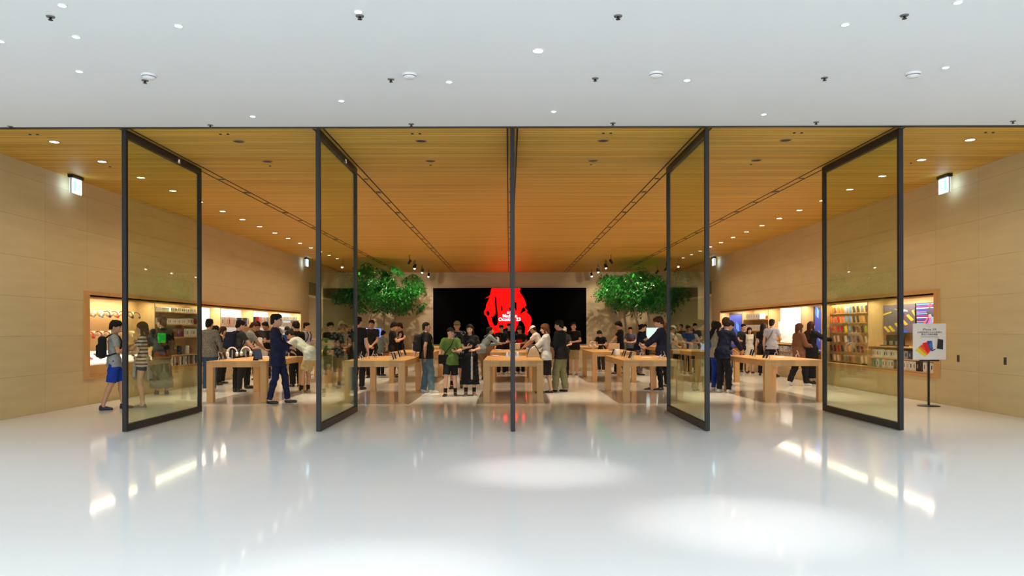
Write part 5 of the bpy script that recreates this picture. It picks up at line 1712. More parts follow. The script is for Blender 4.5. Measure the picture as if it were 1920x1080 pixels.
        for sd in (1, -1):
            ee, w, _ = AR[sd]
            if sl_ == 0: continue
            if sl_ < 1:
                q = SH[sd] + (ee - SH[sd]) * sl_
                f.cap(SH[sd], q, .050 + e, .047 + e, .025, flat_b=True)
            else:
                f.cap(SH[sd], ee, .050 * fat ** .3 + e, .042 + e * .7, .025)
                f.cap(ee, w + (ee - w) * .04, .042 + e * .7, .033 + e * .6, .02, flat_b=True)
        nn, cc_ = unit(nd), N + nd * .022
        f.clip(lambda PP: np.maximum(zz - PP[..., 2], np.where(np.linalg.norm(PP - N, axis=-1) < .12, (PP - cc_) @ nn, -1)))
        f.wob(.0045 if kt != 'dress' else .005, 1., sd_ + 1)
        V, Q = f.mesh()
        mi = 0; ms = [mt_]
        if kt == 'suit' and len(top) > 2:      # shirt front and tie between the lapels
            c = V[Q].mean(1)
            loc = (c - P) @ T.T
            vv = (loc[:, 1] > .0) & (np.abs(loc[:, 0]) < np.clip((loc[:, 2] - .22) * .36, 0, .085)) & (loc[:, 2] > .22)
            tie = vv & (np.abs(loc[:, 0]) < .014)
            mi = vv.astype(np.int32); mi[tie] = 2
            ms = [mt_, top[2], top[3]]
        elif len(top) > 2 and top[2] == 'open':  # open over a shirt of another colour
            c = V[Q].mean(1); loc = (c - P) @ T.T
            vv = (loc[:, 1] > .03) & (np.abs(loc[:, 0]) < .045) & (loc[:, 2] < .46)
            mi = vv.astype(np.int32); ms = [mt_, top[3]]
        elif len(top) > 2 and top[2] == 'sleeves':
            c = V[Q].mean(1); loc = (c - P) @ T.T
            vv = (np.abs(loc[:, 0]) > wS + .0)
            mi = vv.astype(np.int32); ms = [mt_, top[3]]
        elif len(top) > 2 and top[2] == 'print':
            c = V[Q].mean(1); loc = (c - P) @ T.T
            vv = (loc[:, 1] > .05) & (np.abs(loc[:, 0]) < .09) & (loc[:, 2] > .08) & (loc[:, 2] < .30)
            mi = vv.astype(np.int32); ms = [mt_, top[3]]
        obj_of({'tee': 't_shirt', 'loose': 'loose_shirt', 'suit': 'suit_jacket', 'polo': 'polo_shirt', 'tank': 'tank_top'}.get(kt, kt), to_mesh('top', [(V * s, Q, mi)], ms), root)
    # ---------------- hair, hat, shoes, socks
    Mh = m4(HM, O * s, s)
    if hair[0]:
        obj_of('hair', hair_mesh('buzz' if hat else hair[0], hair[1] or HB), root, Mh)
    if hat:
        obj_of('cap', hair_mesh(hat[0], hat[1]), root, Mh)
    for sd in (1, -1):
        hip, kn, an, rot = LG[sd]
        a = R(-rot)
        Rz = np.array([[math.cos(a), -math.sin(a), 0], [math.sin(a), math.cos(a), 0], [0, 0, 1]])
        ft = feet[0] if sd > 0 else feet[1]
        if len(ft) > 4:
            p_ = R(ft[4]); Rz = Rz @ np.array([[1, 0, 0], [0, math.cos(p_), -math.sin(p_)], [0, math.sin(p_), math.cos(p_)]])
        t = an - Rz @ V3(0, -.01, .085)
        if shoes[0]:
            obj_of('shoe', shoe_mesh(shoes[0], shoes[1], shoes[2] or shoes[1]), root, m4(Rz, t * s, s * (.93 if fem else 1.)))
        if sock:
            mb = MB(); mb.tube([an * s + Vector((0, 0, -.02)), (an + (kn - an) * .28) * s], [.042 * s, .047 * s], 14)
            mb.build('sock', sock, root, local=True)
    info = dict(root=root, T=T, P=P, d=d, fw=fw, xr=xr, N=N, s=s, AR=AR, SH=SH, hands=hands, yaw=yaw, O=O, HM=HM, x=x, y=y)
    PEOPLE[key] = info
    return info

def hash_(s_):
    v = 7
    for ch in s_: v = (v * 31 + ord(ch)) % 1000003
    return v

def wmat(i):
    a = R(-i['yaw'])
    M = np.eye(4)
    M[:2, :2] = [[math.cos(a), -math.sin(a)], [math.sin(a), math.cos(a)]]
    M[0, 3] = i['x']; M[1, 3] = i['y']
    return M

BPK = {}
def backpack(i, label, m, m2=None, size=1.):
    """a worn backpack: its own thing, straps go over the shoulders"""
    key = (m.name, m2.name if m2 else '')
    a = R(-i['yaw'])
    t = thing('backpack', label, 'backpack', (0, 0, 0))
    M = wmat(i) @ m4(i['T'].T, i['P'] * i['s'], i['s'])
    t.matrix_world = Matrix(M)
    if key not in BPK:
        f = Field((-.20, -.36, -.02), (.20, -.05, .56), .011)
        f.rbox((0, -.205, .26), (.145, .075, .21), .06, .02)
        f.rbox((0, -.285, .19), (.115, .03, .12), .028, .015)
        f.wob(.002, 1.2, 1.)
        V, Q = f.mesh()
        b1 = to_mesh('pack_body', [(V, Q, 0)], [m])
        st = []
        for sd in (-1, 1):
            mb = MB()
            pts = [(sd * .075, -.14, .44), (sd * .085, -.09, .485), (sd * .095, .0, .515), (sd * .10, .09, .46), (sd * .105, .128, .38), (sd * .125, .12, .26), (sd * .15, .05, .15), (sd * .14, -.09, .10), (sd * .11, -.14, .09)]
            mb.tube(pts, .015, 8)
            o = mb.build('strap', m); st.append(o.data); bpy.data.objects.remove(o)
        pc = None
        if m2:
            mb = MB(); f = Field((-.12, -.36, .1), (.12, -.26, .50), .008); f.rbox((0, -.30, .31), (.085, .022, .11), .02, .01)
            V, Q = f.mesh(); pc = to_mesh('front_panel', [(V, Q, 0)], [m2])
        BPK[key] = (b1, st, pc)
    b1, st, pc = BPK[key]
    obj_of('pack_body', b1, t)
    for q in st: obj_of('strap', q, t)
    if pc: obj_of('front_panel', pc, t)
    return t

def crossbody(i, label, m, strap_m=None, side=-1, w=.13, hgt=.10, low=.02):
    """a bag at the hip on a strap across the body"""
    t = thing('shoulder_bag', label, 'bag', (0, 0, 0))
    t.matrix_world = Matrix(wmat(i) @ m4(i['T'].T, i['P'] * i['s'], i['s']))
    c = (side * .17, .08, low)
    f = Field((c[0] - .2, c[1] - .12, c[2] - .2), (c[0] + .2, c[1] + .12, c[2] + .2), .009)
    f.rbox(c, (w, .045, hgt), .03, .01); f.wob(.0015, 1., 2.)
    V, Q = f.mesh(); obj_of('bag_body', to_mesh('bag_body', [(V, Q, 0)], [m]), t)
    mb = MB()
    mb.tube([(c[0], .10, c[2] + hgt * .8), (side * .10, .14, .18), (0, .155, .30), (-side * .07, .12, .44), (-side * .085, .02, .52), (-side * .06, -.10, .44), (0, -.135, .28), (side * .12, -.12, .14), (c[0], -.02, c[2] + hgt * .8)], .011, 8)
    mb.build('strap', strap_m or m, t, local=True)
    return t

def held(i, sd, kind, label, m, m2=None):
    """a thing in the hand"""
    w, fd, FM = i['hands'][sd]
    s = i['s']
    pos = (w + fd * .085 - FM[:, 2] * .022) * s
    if kind == 'phone':
        t = thing('phone', label, 'phone', (0, 0, 0))
        face = unit(i['O'] + V3(0, 0, .1) - (w + fd * .08))
        y_ = unit(V3(0, .45, .9)); y_ = unit(y_ - face * (y_ @ face)); Fm = np.stack([np.cross(y_, face), y_, face], 1)
        t.matrix_world = Matrix(wmat(i) @ m4(Fm, pos))
        mb = MB(); mb.box(-.036, .036, -.074, .074, -.004, .004); mb.build('phone_body', m, t, local=True, bevel=.004)
        mb = MB(); mb.box(-.033, .033, -.07, .07, .004, .0046); mb.build('phone_screen', MATS['laptop screen glow'], t, local=True)
    elif kind == 'tablet':
        t = thing('tablet', label, 'tablet', (0, 0, 0))
        face = unit(i['O'] + V3(0, 0, .1) - (w + fd * .08))
        y_ = unit(V3(0, .8, .6)); y_ = unit(y_ - face * (y_ @ face)); Fm = np.stack([np.cross(y_, face), y_, face], 1)
        t.matrix_world = Matrix(wmat(i) @ m4(Fm, pos + V3(-sd * .06, .02, 0)))
        mb = MB(); mb.box(-.12, .12, -.085, .085, -.004, .004); mb.build('tablet_body', m, t, local=True, bevel=.004)
        mb = MB(); mb.box(-.11, .11, -.075, .075, .004, .0046); mb.build('tablet_screen', MATS['bright tablet screen'], t, local=True)
    elif kind == 'tote':
        t = thing('hand_bag', label, 'bag', (0, 0, 0))
        t.matrix_world = Matrix(wmat(i) @ m4(np.eye(3), pos))
        L = m2 or (.16, .17, .24)
        f = Field((-L[0] - .04, -L[1] - .06, -.14 - 2 * L[2]), (L[0] + .04, L[1] + .06, .02), .009)
        f.rbox((0, 0, -.12 - L[2]), (L[0] * .45, L[1], L[2]), .02, .01); f.wob(.002, 1., 3.)
        V, Q = f.mesh(); obj_of('bag_body', to_mesh('bag_body', [(V, Q, 0)], [m]), t)
        mb = MB(); mb.tube([(0, -L[1] * .5, -.13), (0, -L[1] * .42, -.05), (0, 0, .0), (0, L[1] * .42, -.05), (0, L[1] * .5, -.13)], .007, 6); mb.build('handle', m, t, local=True)
    return t
# ------------------------------------------------------------------ the people in the shop
C_ = dict(
    black=cl('black', (.010, .010, .012)), navy=cl('navy', (.006, .009, .030)), navysuit=cl('navy suit', (.008, .012, .05), .7), grey=cl('mid grey', (.27, .29, .29)), blue=cl('royal blue', (.01, .04, .32)),
    jeans=cl('denim', (.035, .075, .15), vary=.3), lightjeans=cl('faded denim', (.10, .17, .22), vary=.4, scale=9), darkjeans=cl('dark denim', (.015, .03, .09), vary=.2), white=cl('white', (.62, .60, .56)), mint=cl('pale mint', (.46, .52, .46)),
    khaki=cl('khaki', (.40, .31, .15)), olive=cl('olive', (.20, .19, .09)), green=cl('leaf green', (.10, .17, .035), vary=.25, scale=10), tan=cl('tan', (.42, .28, .15)), brown=cl('rust brown', (.20, .085, .05)), lav=cl('pale lavender', (.42, .42, .52)),
    greyblue=cl('grey blue', (.22, .30, .34)), charcoal=cl('charcoal', (.030, .031, .035)), teeblue=cl('strong blue', (.015, .07, .30)), red=cl('bright red', (.6, .01, .01)), beige=cl('beige', (.5, .40, .25)), greygreen=cl('grey green', (.13, .14, .11), vary=.3, scale=8),
    rust=cl('dark rust', (.18, .035, .01)), brightgreen=cl('bright green', (.01, .50, .06), vary=.02), greenprint=cl('green print', (.02, .30, .10)), cream=cl('cream', (.58, .53, .44)), redbrown=cl('maroon', (.12, .02, .015)))
MARL = blotch('grey marl', [(.12, .115, .10), (.28, .26, .22), (.20, .19, .16), (.09, .09, .08)], 130)
STR = stripes('white and maroon', (.55, .50, .46), (.10, .02, .03), 4.6)
FLOR = blotch('dark floral', [(.012, .015, .03), (.02, .02, .05), (.012, .012, .02), (.30, .28, .30), (.015, .03, .02)], 26)
CAMO = blotch('blue camouflage', [(.02, .025, .05), (.05, .06, .10), (.02, .02, .02), (.16, .15, .13), (.03, .05, .12)], 20)
GFLOR = blotch('grey floral', [(.10, .09, .10), (.22, .20, .20), (.05, .04, .06), (.16, .12, .12)], 24)
SB = mat('black shoe leather', (.012, .012, .012), .4, vary=0); SW = mat('white shoe', (.6, .58, .54), .5, vary=.03); SG = mat('grey canvas shoe', (.16, .16, .13), .7); ST = mat('tan shoe', (.32, .22, .12), .6); SN = mat('navy canvas shoe', (.015, .02, .05), .7)
SOCKB = cl('black sock', (.012, .012, .014)); SOCKG = cl('grey sock', (.07, .07, .08))
blk = ('sneaker', SB, SB); bw = ('sneaker', SB, SW); wht = ('sneaker', SW, SW); gry = ('sneaker', SG, SW); tns = ('sneaker', ST, SW); flt = ('flat', SB, SB)

def P_(key, label, px, py, yaw, top_y=None, H=None, **k):
    x, y = foot(px, py)
    xl = XW - k.pop('gap', .42)
    if abs(x) > xl:      # keep clear of the side walls
        y = (xl - (CX if px > VPX else -CX)) * F / abs(px - VPX); x = math.copysign(xl, x)
    if H is None:
        H = max(1.45, min(1.88, EYE + (HOR - top_y) * y / F))
    return person(key, label, x, y, yaw, H=H, **k)

# --- by the left wall and the leftmost glass door
i = P_('a1', 'young man in grey t-shirt and royal blue shorts left of the leftmost glass door', 214, 766, 62, H=1.68, head=(20, 8), Rh=(.10, .26, 1.12), Lh=(-.06, .30, 1.22), hr='grip', hl='grip', top=('tee', C_['grey']), bottom=('shorts', C_['blue']),
       shoes=('sneaker', SN, SN), feet=((.10, -.20, 8), (-.09, .16, -4)), hair=('fringe', HB), skin=SKINT)
backpack(i, 'black backpack on the man in grey t-shirt and blue shorts', C_['black'])
i = P_('a2', 'woman in striped top and denim shorts with long dark hair behind the leftmost glass door', 268, 764, -104, H=1.66, fem=True, head=(-4, 4), Rh=(.10, .30, 1.13), Lh=(-.02, .26, 1.05), hr='grip', hl='relax', top=('tee', STR), bottom=('hotpants', C_['darkjeans']),
       shoes=gry, feet=((.08, .03, 8), (-.08, -.02, -8)), hair=('long', HBR))
# jacket knotted round her waist
t = thing('tied_jacket', 'pale grey jacket knotted round the waist of the woman in denim shorts', 'jacket', (0, 0, 0))
t.matrix_world = Matrix(wmat(i) @ m4(i['T'].T, i['P'] * i['s'], i['s']))
f = Field((-.28, -.28, -.55), (.28, .28, .2), .011)
f.cap((0, 0, .03), (0, 0, .09), .142, .138, .01, M=np.eye(3), S=(1, .80, 1))
f.cap((-.02, -.10, .03), (.0, -.13, -.38), .12, .15, .03, M=np.eye(3), S=(1, .22, 1), flat_b=True)
f.clip(lambda P: np.where((P[..., 2] > .085), .02, -1)); f.wob(.005, 1.1, 2.)
V, Q = f.mesh(); obj_of('jacket_body', to_mesh('jacket_body', [(V, Q, 0)], [cl('pale grey jacket', (.33, .34, .33))]), t)
f = Field((-.12, .02, -.55), (.20, .28, .16), .011)
f.cap((-.03, .13, .04), (-.05, .16, -.30), .03, .04, .02); f.cap((.03, .13, .04), (.08, .15, -.36), .03, .04, .02); f.ell((0, .135, .05), (.045, .035, .035), .02); f.wob(.003, 1.2, 1.)
V, Q = f.mesh(); obj_of('knotted_sleeves', to_mesh('knotted_sleeves', [(V, Q, 0)], [cl('pale grey jacket', (.33, .34, .33))]), t)
i = P_('a3', 'person in black jacket and long grey green skirt facing the left wall shelves', 303, 738, -25, H=1.80, head=(-50, 2), Rh=(.12, .35, 1.15), Lh=(-.12, .33, 1.15), top=('jacket', C_['black']), bottom=('longskirt', C_['greygreen']), shoes=gry, hair=('short', HBR))
backpack(i, 'black backpack with bright green panel in front of the left wall shelves', C_['black'], C_['brightgreen'])
t = thing('waist_bag', 'rust red waist bag worn low by the person with the green panel backpack', 'bag', (0, 0, 0))
t.matrix_world = Matrix(wmat(i) @ m4(i['T'].T, i['P'] * i['s'], i['s']))
f = Field((-.3, -.34, -.3), (.3, .3, .2), .012); f.cap((0, -.02, -.10), (0, -.02, .02), .175, .165, .02, M=np.eye(3), S=(1.05, .85, 1), flat_a=True, flat_b=True); f.wob(.004, 1, 3.)
V, Q = f.mesh(); obj_of('bag_body', to_mesh('bag_body', [(V, Q, 0)], [C_['rust']]), t)
mb = MB(); mb.obox((.02, -.19, -.03), (1, 0, 0), (0, 1, 0), (0, 0, 1), (.035, .008, .035)); mb.build('blue_patch', C_['teeblue'], t, local=True)

# --- round the leftmost front table
P_('b1', 'man in grey marl sweater and jeans seen from behind at the leftmost front table', 392, 733, 4, H=1.77, head=(6, 6), Rh=(.20, .22, .98), Lh=(-.20, .22, .98), top=('sweater', MARL), bottom=('trousers', C_['jeans']), shoes=wht, hair=('short', HB), fat=1.06)
P_('b2', 'dark haired woman in black half hidden behind the man in grey marl sweater', 404, 721, 20, H=1.62, fem=True, Rh='phone', Lh='phone', top=('tee', C_['black']), bottom=('trousers', C_['black']), shoes=blk, hair=('bob', HB))
i = P_('b3', 'woman with brown bob in tan coat left of the leftmost front table', 416, 716, 70, H=1.60, fem=True, head=(10, 12), Rh='front', Lh='front', top=('coat', C_['tan']), bottom=('trousers', C_['black']), shoes=blk, hair=('bob', HBR))
i = P_('b4', 'man in charcoal vest with dark backpack behind the leftmost front table', 444, 734, 38, H=1.74, lean=8, head=(12, 18), Rh=(.16, .42, .98), Lh=(-.16, .44, .98), top=('tee', C_['charcoal']), bottom=('trousers', C_['black']), shoes=blk, hair=('short', HB))
backpack(i, 'dark navy backpack on the man behind the leftmost front table', C_['navy'])
i = P_('b5', 'man in mid grey t-shirt leaning over the leftmost front table with one arm down', 462, 727, 60, H=1.76, lean=20, head=(10, 30), Rh=(.16, .48, .93), Lh=(-.12, .52, .95), hr='flat', top=('tee', C_['grey']), bottom=('trousers', C_['black']), shoes=blk, hair=('buzz', HBR), skin=SKINT)
crossbody(i, 'black shoulder bag of the man leaning over the leftmost front table', C_['black'], side=1)
P_('b6', 'woman in white top with long dark red brown hair bending over the leftmost front table', 487, 722, 205, H=1.60, fem=True, lean=28, head=(10, 38), Rh=(.15, .45, .98), Lh=(-.1, .45, 1.0), top=('tee', C_['white']), bottom=('trousers', C_['jeans']), shoes=wht, hair=('long', HBR))
P_('b7', 'man in dark shirt behind the woman in white top at the leftmost tables', 484, 711, 185, H=1.76, head=(0, 25), Rh='front', Lh='front', top=('tee', C_['charcoal']), bottom=('trousers', C_['black']), shoes=blk, hair=('fringe', HB), skin=SKINT)
P_('b8', 'tanned man in black shirt standing just behind the suited man', 500, 709, 200, H=1.75, head=(10, 22), Rh='phone', Lh='phone', top=('tee', C_['black']), bottom=('trousers', C_['black']), shoes=blk, hair=('short', HB), skin=SKINT)
P_('b9', 'man in navy suit with folded arms at the front table corner, facing right', 519, 755, 84, H=1.82, head=(4, 2), lean=-3, Rh=(-.02, .27, 1.07), Lh=(.03, .30, 1.14), h=.010, top=('suit', C_['navysuit'], C_['white'], C_['navy']), bottom=('slim', C_['navysuit']),
   shoes=('flat', SB, SB), feet=((.10, -.12, 10), (-.08, .19, -4)), hair=('short', HB), fat=1.08)
P_('b10', 'man in pale mint t-shirt and khaki shorts bending left over the leftmost front table', 572, 737, -80, H=1.74, lean=52, head=(0, 40), Rh=(.12, .66, .92), Lh=(-.18, .62, .92), hr='flat', hl='flat', top=('loose', C_['mint']), bottom=('shorts', C_['khaki']),
   shoes=tns, feet=((.11, -.02, 8), (-.10, .06, -8)), hair=('short', HB), sock=SOCKB, skin=SKINT)
P_('b11', 'person all in black standing behind the man in pale mint t-shirt', 556, 724, -40, H=1.72, head=(0, 15), Rh='phone', Lh='phone', top=('tee', C_['black']), bottom=('wide', C_['black']), shoes=blk, hair=('thick', HB))
i = P_('b12', 'man in lavender shirt with black backpack at the far end of the left wall', 574, 703, 100, H=1.74, head=(0, 5), Rh='down', Lh='phone', top=('shirt', C_['lav']), bottom=('trousers', C_['khaki']), shoes=wht, hair=('short', HB))
backpack(i, 'black backpack on the man in lavender shirt at the far left', C_['black'])
P_('b13', 'person in blue top left of the bending man in mint', 539, 712, 170, H=1.60, head=(0, 20), Rh='front', Lh='front', top=('tee', C_['teeblue']), bottom=('trousers', C_['darkjeans']), shoes=wht, hair=('short', HB))

# --- behind the second glass door
P_('c1', 'woman in black dress behind the second glass door from the left', 619, 725, 150, H=1.70, fem=True, head=(0, 10), Rh='phone', Lh='phone', top=('tee', C_['black'], 'print', C_['white']), bottom=('skirt', C_['olive']), shoes=tns, hair=('ponytail', HB))
P_('c2', 'person in blue camouflage shirt and beige shorts behind the second glass door from the left', 636, 722, 75, H=1.66, lean=6, head=(0, 25), Rh='front', Lh='front', top=('loose', CAMO), bottom=('shorts', C_['khaki']), shoes=gry, hair=('short', HBR), skin=SKINT)
P_('c3', 'woman with brown hair in dark red top near the second glass door frame', 657, 709, 100, H=1.58, fem=True, head=(0, 15), Rh='front', Lh='front', top=('tee', C_['redbrown']), bottom=('trousers', C_['black']), shoes=blk, hair=('bob', HLB))

# --- second front table and behind it
P_('d1', 'staff man in black polo seen from behind beside the second glass door', 671, 730, 15, H=1.82, head=(12, 4), Rh=(.26, .05, .90), Lh='front', top=('polo', C_['black']), bottom=('trousers', C_['black']), shoes=blk, hair=('short', HB), fat=1.05)
P_('d2', 'staff man in black polo with clasped hands facing the entrance', 697, 708, 180, H=1.80, head=(0, 3), Rh='clasp', Lh='clasp', hr='relax', hl='relax', top=('polo', C_['black']), bottom=('trousers', C_['black']), shoes=blk, hair=('short', HB), skin=SKINT)
i = P_('d3', 'man in black t-shirt looking down at his phone left of the tree trunks', 736, 708, 78, H=1.73, head=(8, 22), Rh=(.05, .30, 1.22), Lh=(-.03, .30, 1.20), hr='grip', hl='grip', top=('tee', C_['black']), bottom=('trousers', C_['charcoal']), shoes=bw, hair=('thick', HB), fat=1.08)
held(i, 1, 'phone', 'phone held by the man in black t-shirt left of the tree trunks', M_WHITE)
P_('d4', 'person in white shirt with open black vest beside the man looking at his phone', 751, 704, -100, H=1.72, head=(0, 12), Rh='front', Lh='front', top=('tank', C_['black'], 'open', C_['white']), bottom=('trousers', C_['black']), shoes=bw, hair=('short', HBR))
i = P_('d5', 'heavy man in black t-shirt and faded jeans leaning back on the second front table', 799, 736, 70, H=1.68, fat=1.28, head=(20, 0), Rh=(.20, -.08, .88), Lh=(-.24, -.22, .92), top=('tee', C_['black'], 'print', C_['greenprint']), bottom=('wide', C_['lightjeans']),
   shoes=wht, feet=((.12, .10, 10), (-.10, -.04, -5)), hair=('buzz', HB), skin=SKINT)
backpack(i, 'black backpack on the heavy man in faded jeans', C_['black'])
P_('d6', 'person in blue grey top leaning at the table behind the staff man', 713, 704, 30, H=1.5, lean=20, head=(0, 20), Rh='front', Lh='front', top=('tee', C_['greyblue']), bottom=('trousers', C_['black']), shoes=blk, hair=('short', HB))

# --- centre aisle
i = P_('e1', 'short person in loose green shirt, black shorts and black cap walking towards the entrance', 845, 742, 178, H=1.54, head=(-35, 0), Rh=(.25, .06, .80), Lh=(-.14, .30, 1.02), hl='grip', hr='relax', top=('loose', C_['green']), bottom=('shorts', C_['black']),
   shoes=blk, feet=((.13, .14, 14), (-.11, -.12, -4)), hair=('short', HB), hat=('cap', C_['black']), sock=SOCKB)
crossbody(i, 'black shoulder bag of the short person in loose green shirt', C_['black'], side=1, w=.14, hgt=.12, low=-.02)
held(i, -1, 'phone', 'phone in the left hand of the short person in green shirt', M_BLACK)
P_('e2', 'man in olive cap and dark floral shirt behind the short person in green', 857, 728, 180, H=1.72, head=(0, 6), Rh='down', Lh='front', top=('loose', FLOR), bottom=('shorts', C_['navy']), shoes=blk, hair=('short', HB), hat=('cap', C_['olive']), sock=SOCKB, skin=SKINT, feet=((.13, .12, 10), (-.10, -.14, -4)))
i = P_('e3', 'woman in long black dress looking at her phone in the centre aisle', 881, 741, 176, H=1.62, fem=True, head=(10, 8), Rh=(.06, .27, 1.10), Lh=(-.10, .25, 1.04), hr='grip', hl='relax', top=('dress', C_['black']), bottom=('dress', None, .27), shoes=tns, hair=('longback', HB), sock=SOCKB)
held(i, 1, 'phone', 'phone in the hands of the woman in long black dress', M_BLACK)
t = held(i, -1, 'tote', 'narrow pale grey bag hanging from the arm of the woman in long black dress', cl('pale bag', (.45, .45, .42)), (.05, .05, .26))
i = P_('e4', 'man in grey blue shirt leaning on the left side of the centre middle-row table', 908, 712, 62, H=1.66, lean=34, head=(20, -5), Rh=(.05, .44, 1.22), Lh=(-.08, .46, 1.06), top=('shirt', C_['greyblue']), bottom=('trousers', cl('dark khaki', (.20, .12, .05))), shoes=blk, hair=('short', HB), skin=SKINT)
crossbody(i, 'thin black belt bag of the leaning man in grey blue shirt', C_['black'], side=-1, w=.08, hgt=.06, low=-.02)
P_('e5', 'man in black behind the centre table, left of the middle door post', 940, 702, 175, H=1.66, head=(0, 15), Rh='front', Lh='front', top=('tee', C_['black']), bottom=('trousers', C_['black']), shoes=wht, hair=('short', HB), skin=SKINT)
P_('e6', 'tall person in black mostly hidden by the middle door post', 955, 700, 180, H=1.72, head=(0, 10), Rh='front', Lh='front', top=('tee', C_['black']), bottom=('trousers', C_['navy']), shoes=wht, hair=('short', HB))
P_('e7', 'dark haired person in black top with bright red front, right of the middle post', 976, 701, 200, H=1.62, lean=10, head=(0, 25), Rh='front', Lh='front', top=('tee', C_['black'], 'print', C_['red']), bottom=('trousers', C_['black']), shoes=wht, hair=('thick', HB), skin=SKINT)
P_('e8', 'person in white t-shirt and white cap bending over the centre middle-row table', 1012, 709, -70, H=1.68, lean=26, head=(0, 30), Rh=(.12, .5, .96), Lh=(-.12, .5, .96), top=('tee', C_['white']), bottom=('trousers', C_['charcoal']), shoes=wht, hair=('short', HB), hat=('cap', C_['white']), skin=SKINT)
i = P_('e9', 'woman in white cardigan and black skirt with brown hair at the centre front table', 1024, 737, -82, H=1.63, fem=True, head=(-4, 12), Rh=(.06, .36, 1.02), Lh=(-.10, .38, .98), hr='grip', hl='grip', top=('sweater', C_['white'], 'open', C_['black']), bottom=('skirt', C_['black']),
   shoes=flt, feet=((.08, -.12, 10), (-.08, .10, -5)), hair=('bob', HLB))
held(i, 1, 'phone', 'phone in the hands of the woman in white cardigan', M_BLACK)
t = thing('hand_bag', 'brown and beige trapezoid hand bag on the right edge of the centre front table', 'bag', (.50, 17.9, TH), .4)
mb = MB(); mb.poly([(0, 3, 2, 1), (4, 5, 6, 7), (0, 1, 5, 4), (1, 2, 6, 5), (2, 3, 7, 6), (3, 0, 4, 7)], [(-.16, -.06, 0), (.16, -.06, 0), (.16, .06, 0), (-.16, .06, 0), (-.09, -.03, .2), (.09, -.03, .2), (.09, .03, .2), (-.09, .03, .2)])
mb.build('bag_body', mat('beige bag', (.45, .33, .2), .6), t, local=True, bevel=.01)
mb = MB(); mb.tube([(-.15, 0, .0), (-.12, -.01, .16), (-.05, -.01, .27), (.05, -.01, .27), (.12, -.01, .16), (.15, 0, 0)], .012, 8); mb.build('handle', mat('dark brown strap', (.06, .02, .015), .5), t, local=True)
P_('e10', 'man in black jacket and olive trousers right of the centre front table, facing left', 1052, 735, -60, H=1.72, lean=4, head=(-6, 8), Rh='phone', Lh='phone', hr='grip', hl='grip', top=('jacket', C_['black']), bottom=('wide', C_['olive']), shoes=('flat', SB, SB), feet=((.11, -.06, 10), (-.09, .12, -6)), hair=('short', HB), fat=1.08)
P_('e11', 'person in white cap and dark top behind the man in olive trousers', 1058, 708, 190, H=1.58, fem=True, head=(0, 12), Rh='front', Lh='front', top=('tee', C_['charcoal']), bottom=('trousers', C_['black']), shoes=blk, hair=('bob', HB), hat=('cap', C_['white']))
P_('e12', 'man in black t-shirt and khaki shorts looking up, right of the video wall figure', 1076, 704, 205, H=1.72, head=(-30, -14), Rh='front', Lh='front', top=('tee', C_['black']), bottom=('shorts', C_['khaki']), shoes=gry, hair=('short', HB), fat=1.12)

# --- fourth table and behind
P_('f1', 'boy in black t-shirt looking down behind the fourth middle-row table', 1128, 697, 215, H=1.50, seat=None, drop=.02, lean=16, head=(8, 30), Rh='table', Lh='front', top=('tee', C_['black']), bottom=('trousers', C_['charcoal']), shoes=wht, hair=('thick', HB))
P_('f2', 'man in black t-shirt with one hand on his chin, fourth middle-row table', 1163, 702, -75, H=1.76, head=(0, 22), Rh='chin', Lh=(-.12, .42, .93), hr='relax', top=('tee', C_['black']), bottom=('trousers', C_['black']), shoes=('sneaker', mat('maroon shoe', (.12, .02, .02), .6), SW), hair=('thick', HB), feet=((.1, -.12, 6), (-.1, .14, -6)))
P_('f3', 'person in blue and red top far behind the man with his hand on his chin', 1182, 690, 190, H=1.58, head=(0, 8), Rh='front', Lh='front', top=('tee', cl('slate', (.08, .10, .16)), 'print', C_['redbrown']), bottom=('trousers', C_['black']), shoes=blk, hair=('short', HB))
P_('f4', 'woman in navy t-shirt and grey floral trousers working at the pale cyan monitor', 1198, 704, 80, H=1.68, fem=True, lean=14, head=(4, 8), Rh=(.12, .52, .98), Lh=(-.1, .50, .98), top=('tee', C_['navy']), bottom=('wide', GFLOR), shoes=blk, hair=('bun', HB))
P_('f5', 'person hidden behind the pale cyan monitor with only the hair showing', 1209, 687, 180, H=1.70, head=(0, 10), Rh='front', Lh='front', top=('tee', C_['charcoal']), bottom=('trousers', C_['black']), shoes=blk, hair=('short', HB))
i = P_('f6', 'tall man in navy jacket looking at a phone right of the fourth front table', 1240, 733, -85, H=1.80, lean=2, head=(0, 20), Rh=(.04, .42, 1.12), Lh=(-.04, .38, 1.08), hr='grip', hl='grip', top=('jacket', C_['navy']), bottom=('slim', C_['black']),
   shoes=bw, feet=((.05, .22, 0), (-.09, .02, -6)), hair=('thick', HBR))
held(i, 1, 'phone', 'phone held out by the tall man in navy jacket', M_BLACK)
P_('f7', 'woman with long brown hair in black beside the tall man in navy jacket', 1252, 726, -70, H=1.66, fem=True, head=(-5, 14), Rh='phone', Lh='front', top=('tee', C_['black']), bottom=('slim', C_['black']), shoes=bw, hair=('long', HLB))
P_('f8', 'woman in cream hoodie seen from behind through the second glass door from the right', 1264, 712, 45, H=1.62, fem=True, lean=10, head=(0, 18), Rh='table', Lh='table', top=('sweater', C_['cream']), bottom=('slim', C_['black']), shoes=('sneaker', C_['red'], SW), hair=('long', HB))
P_('f9', 'person in brown top behind the second glass door from the right', 1277, 686, 190, H=1.70, head=(0, 14), Rh='front', Lh='front', top=('tee', C_['redbrown']), bottom=('trousers', C_['black']), shoes=blk, hair=('short', HB), skin=SKINT)
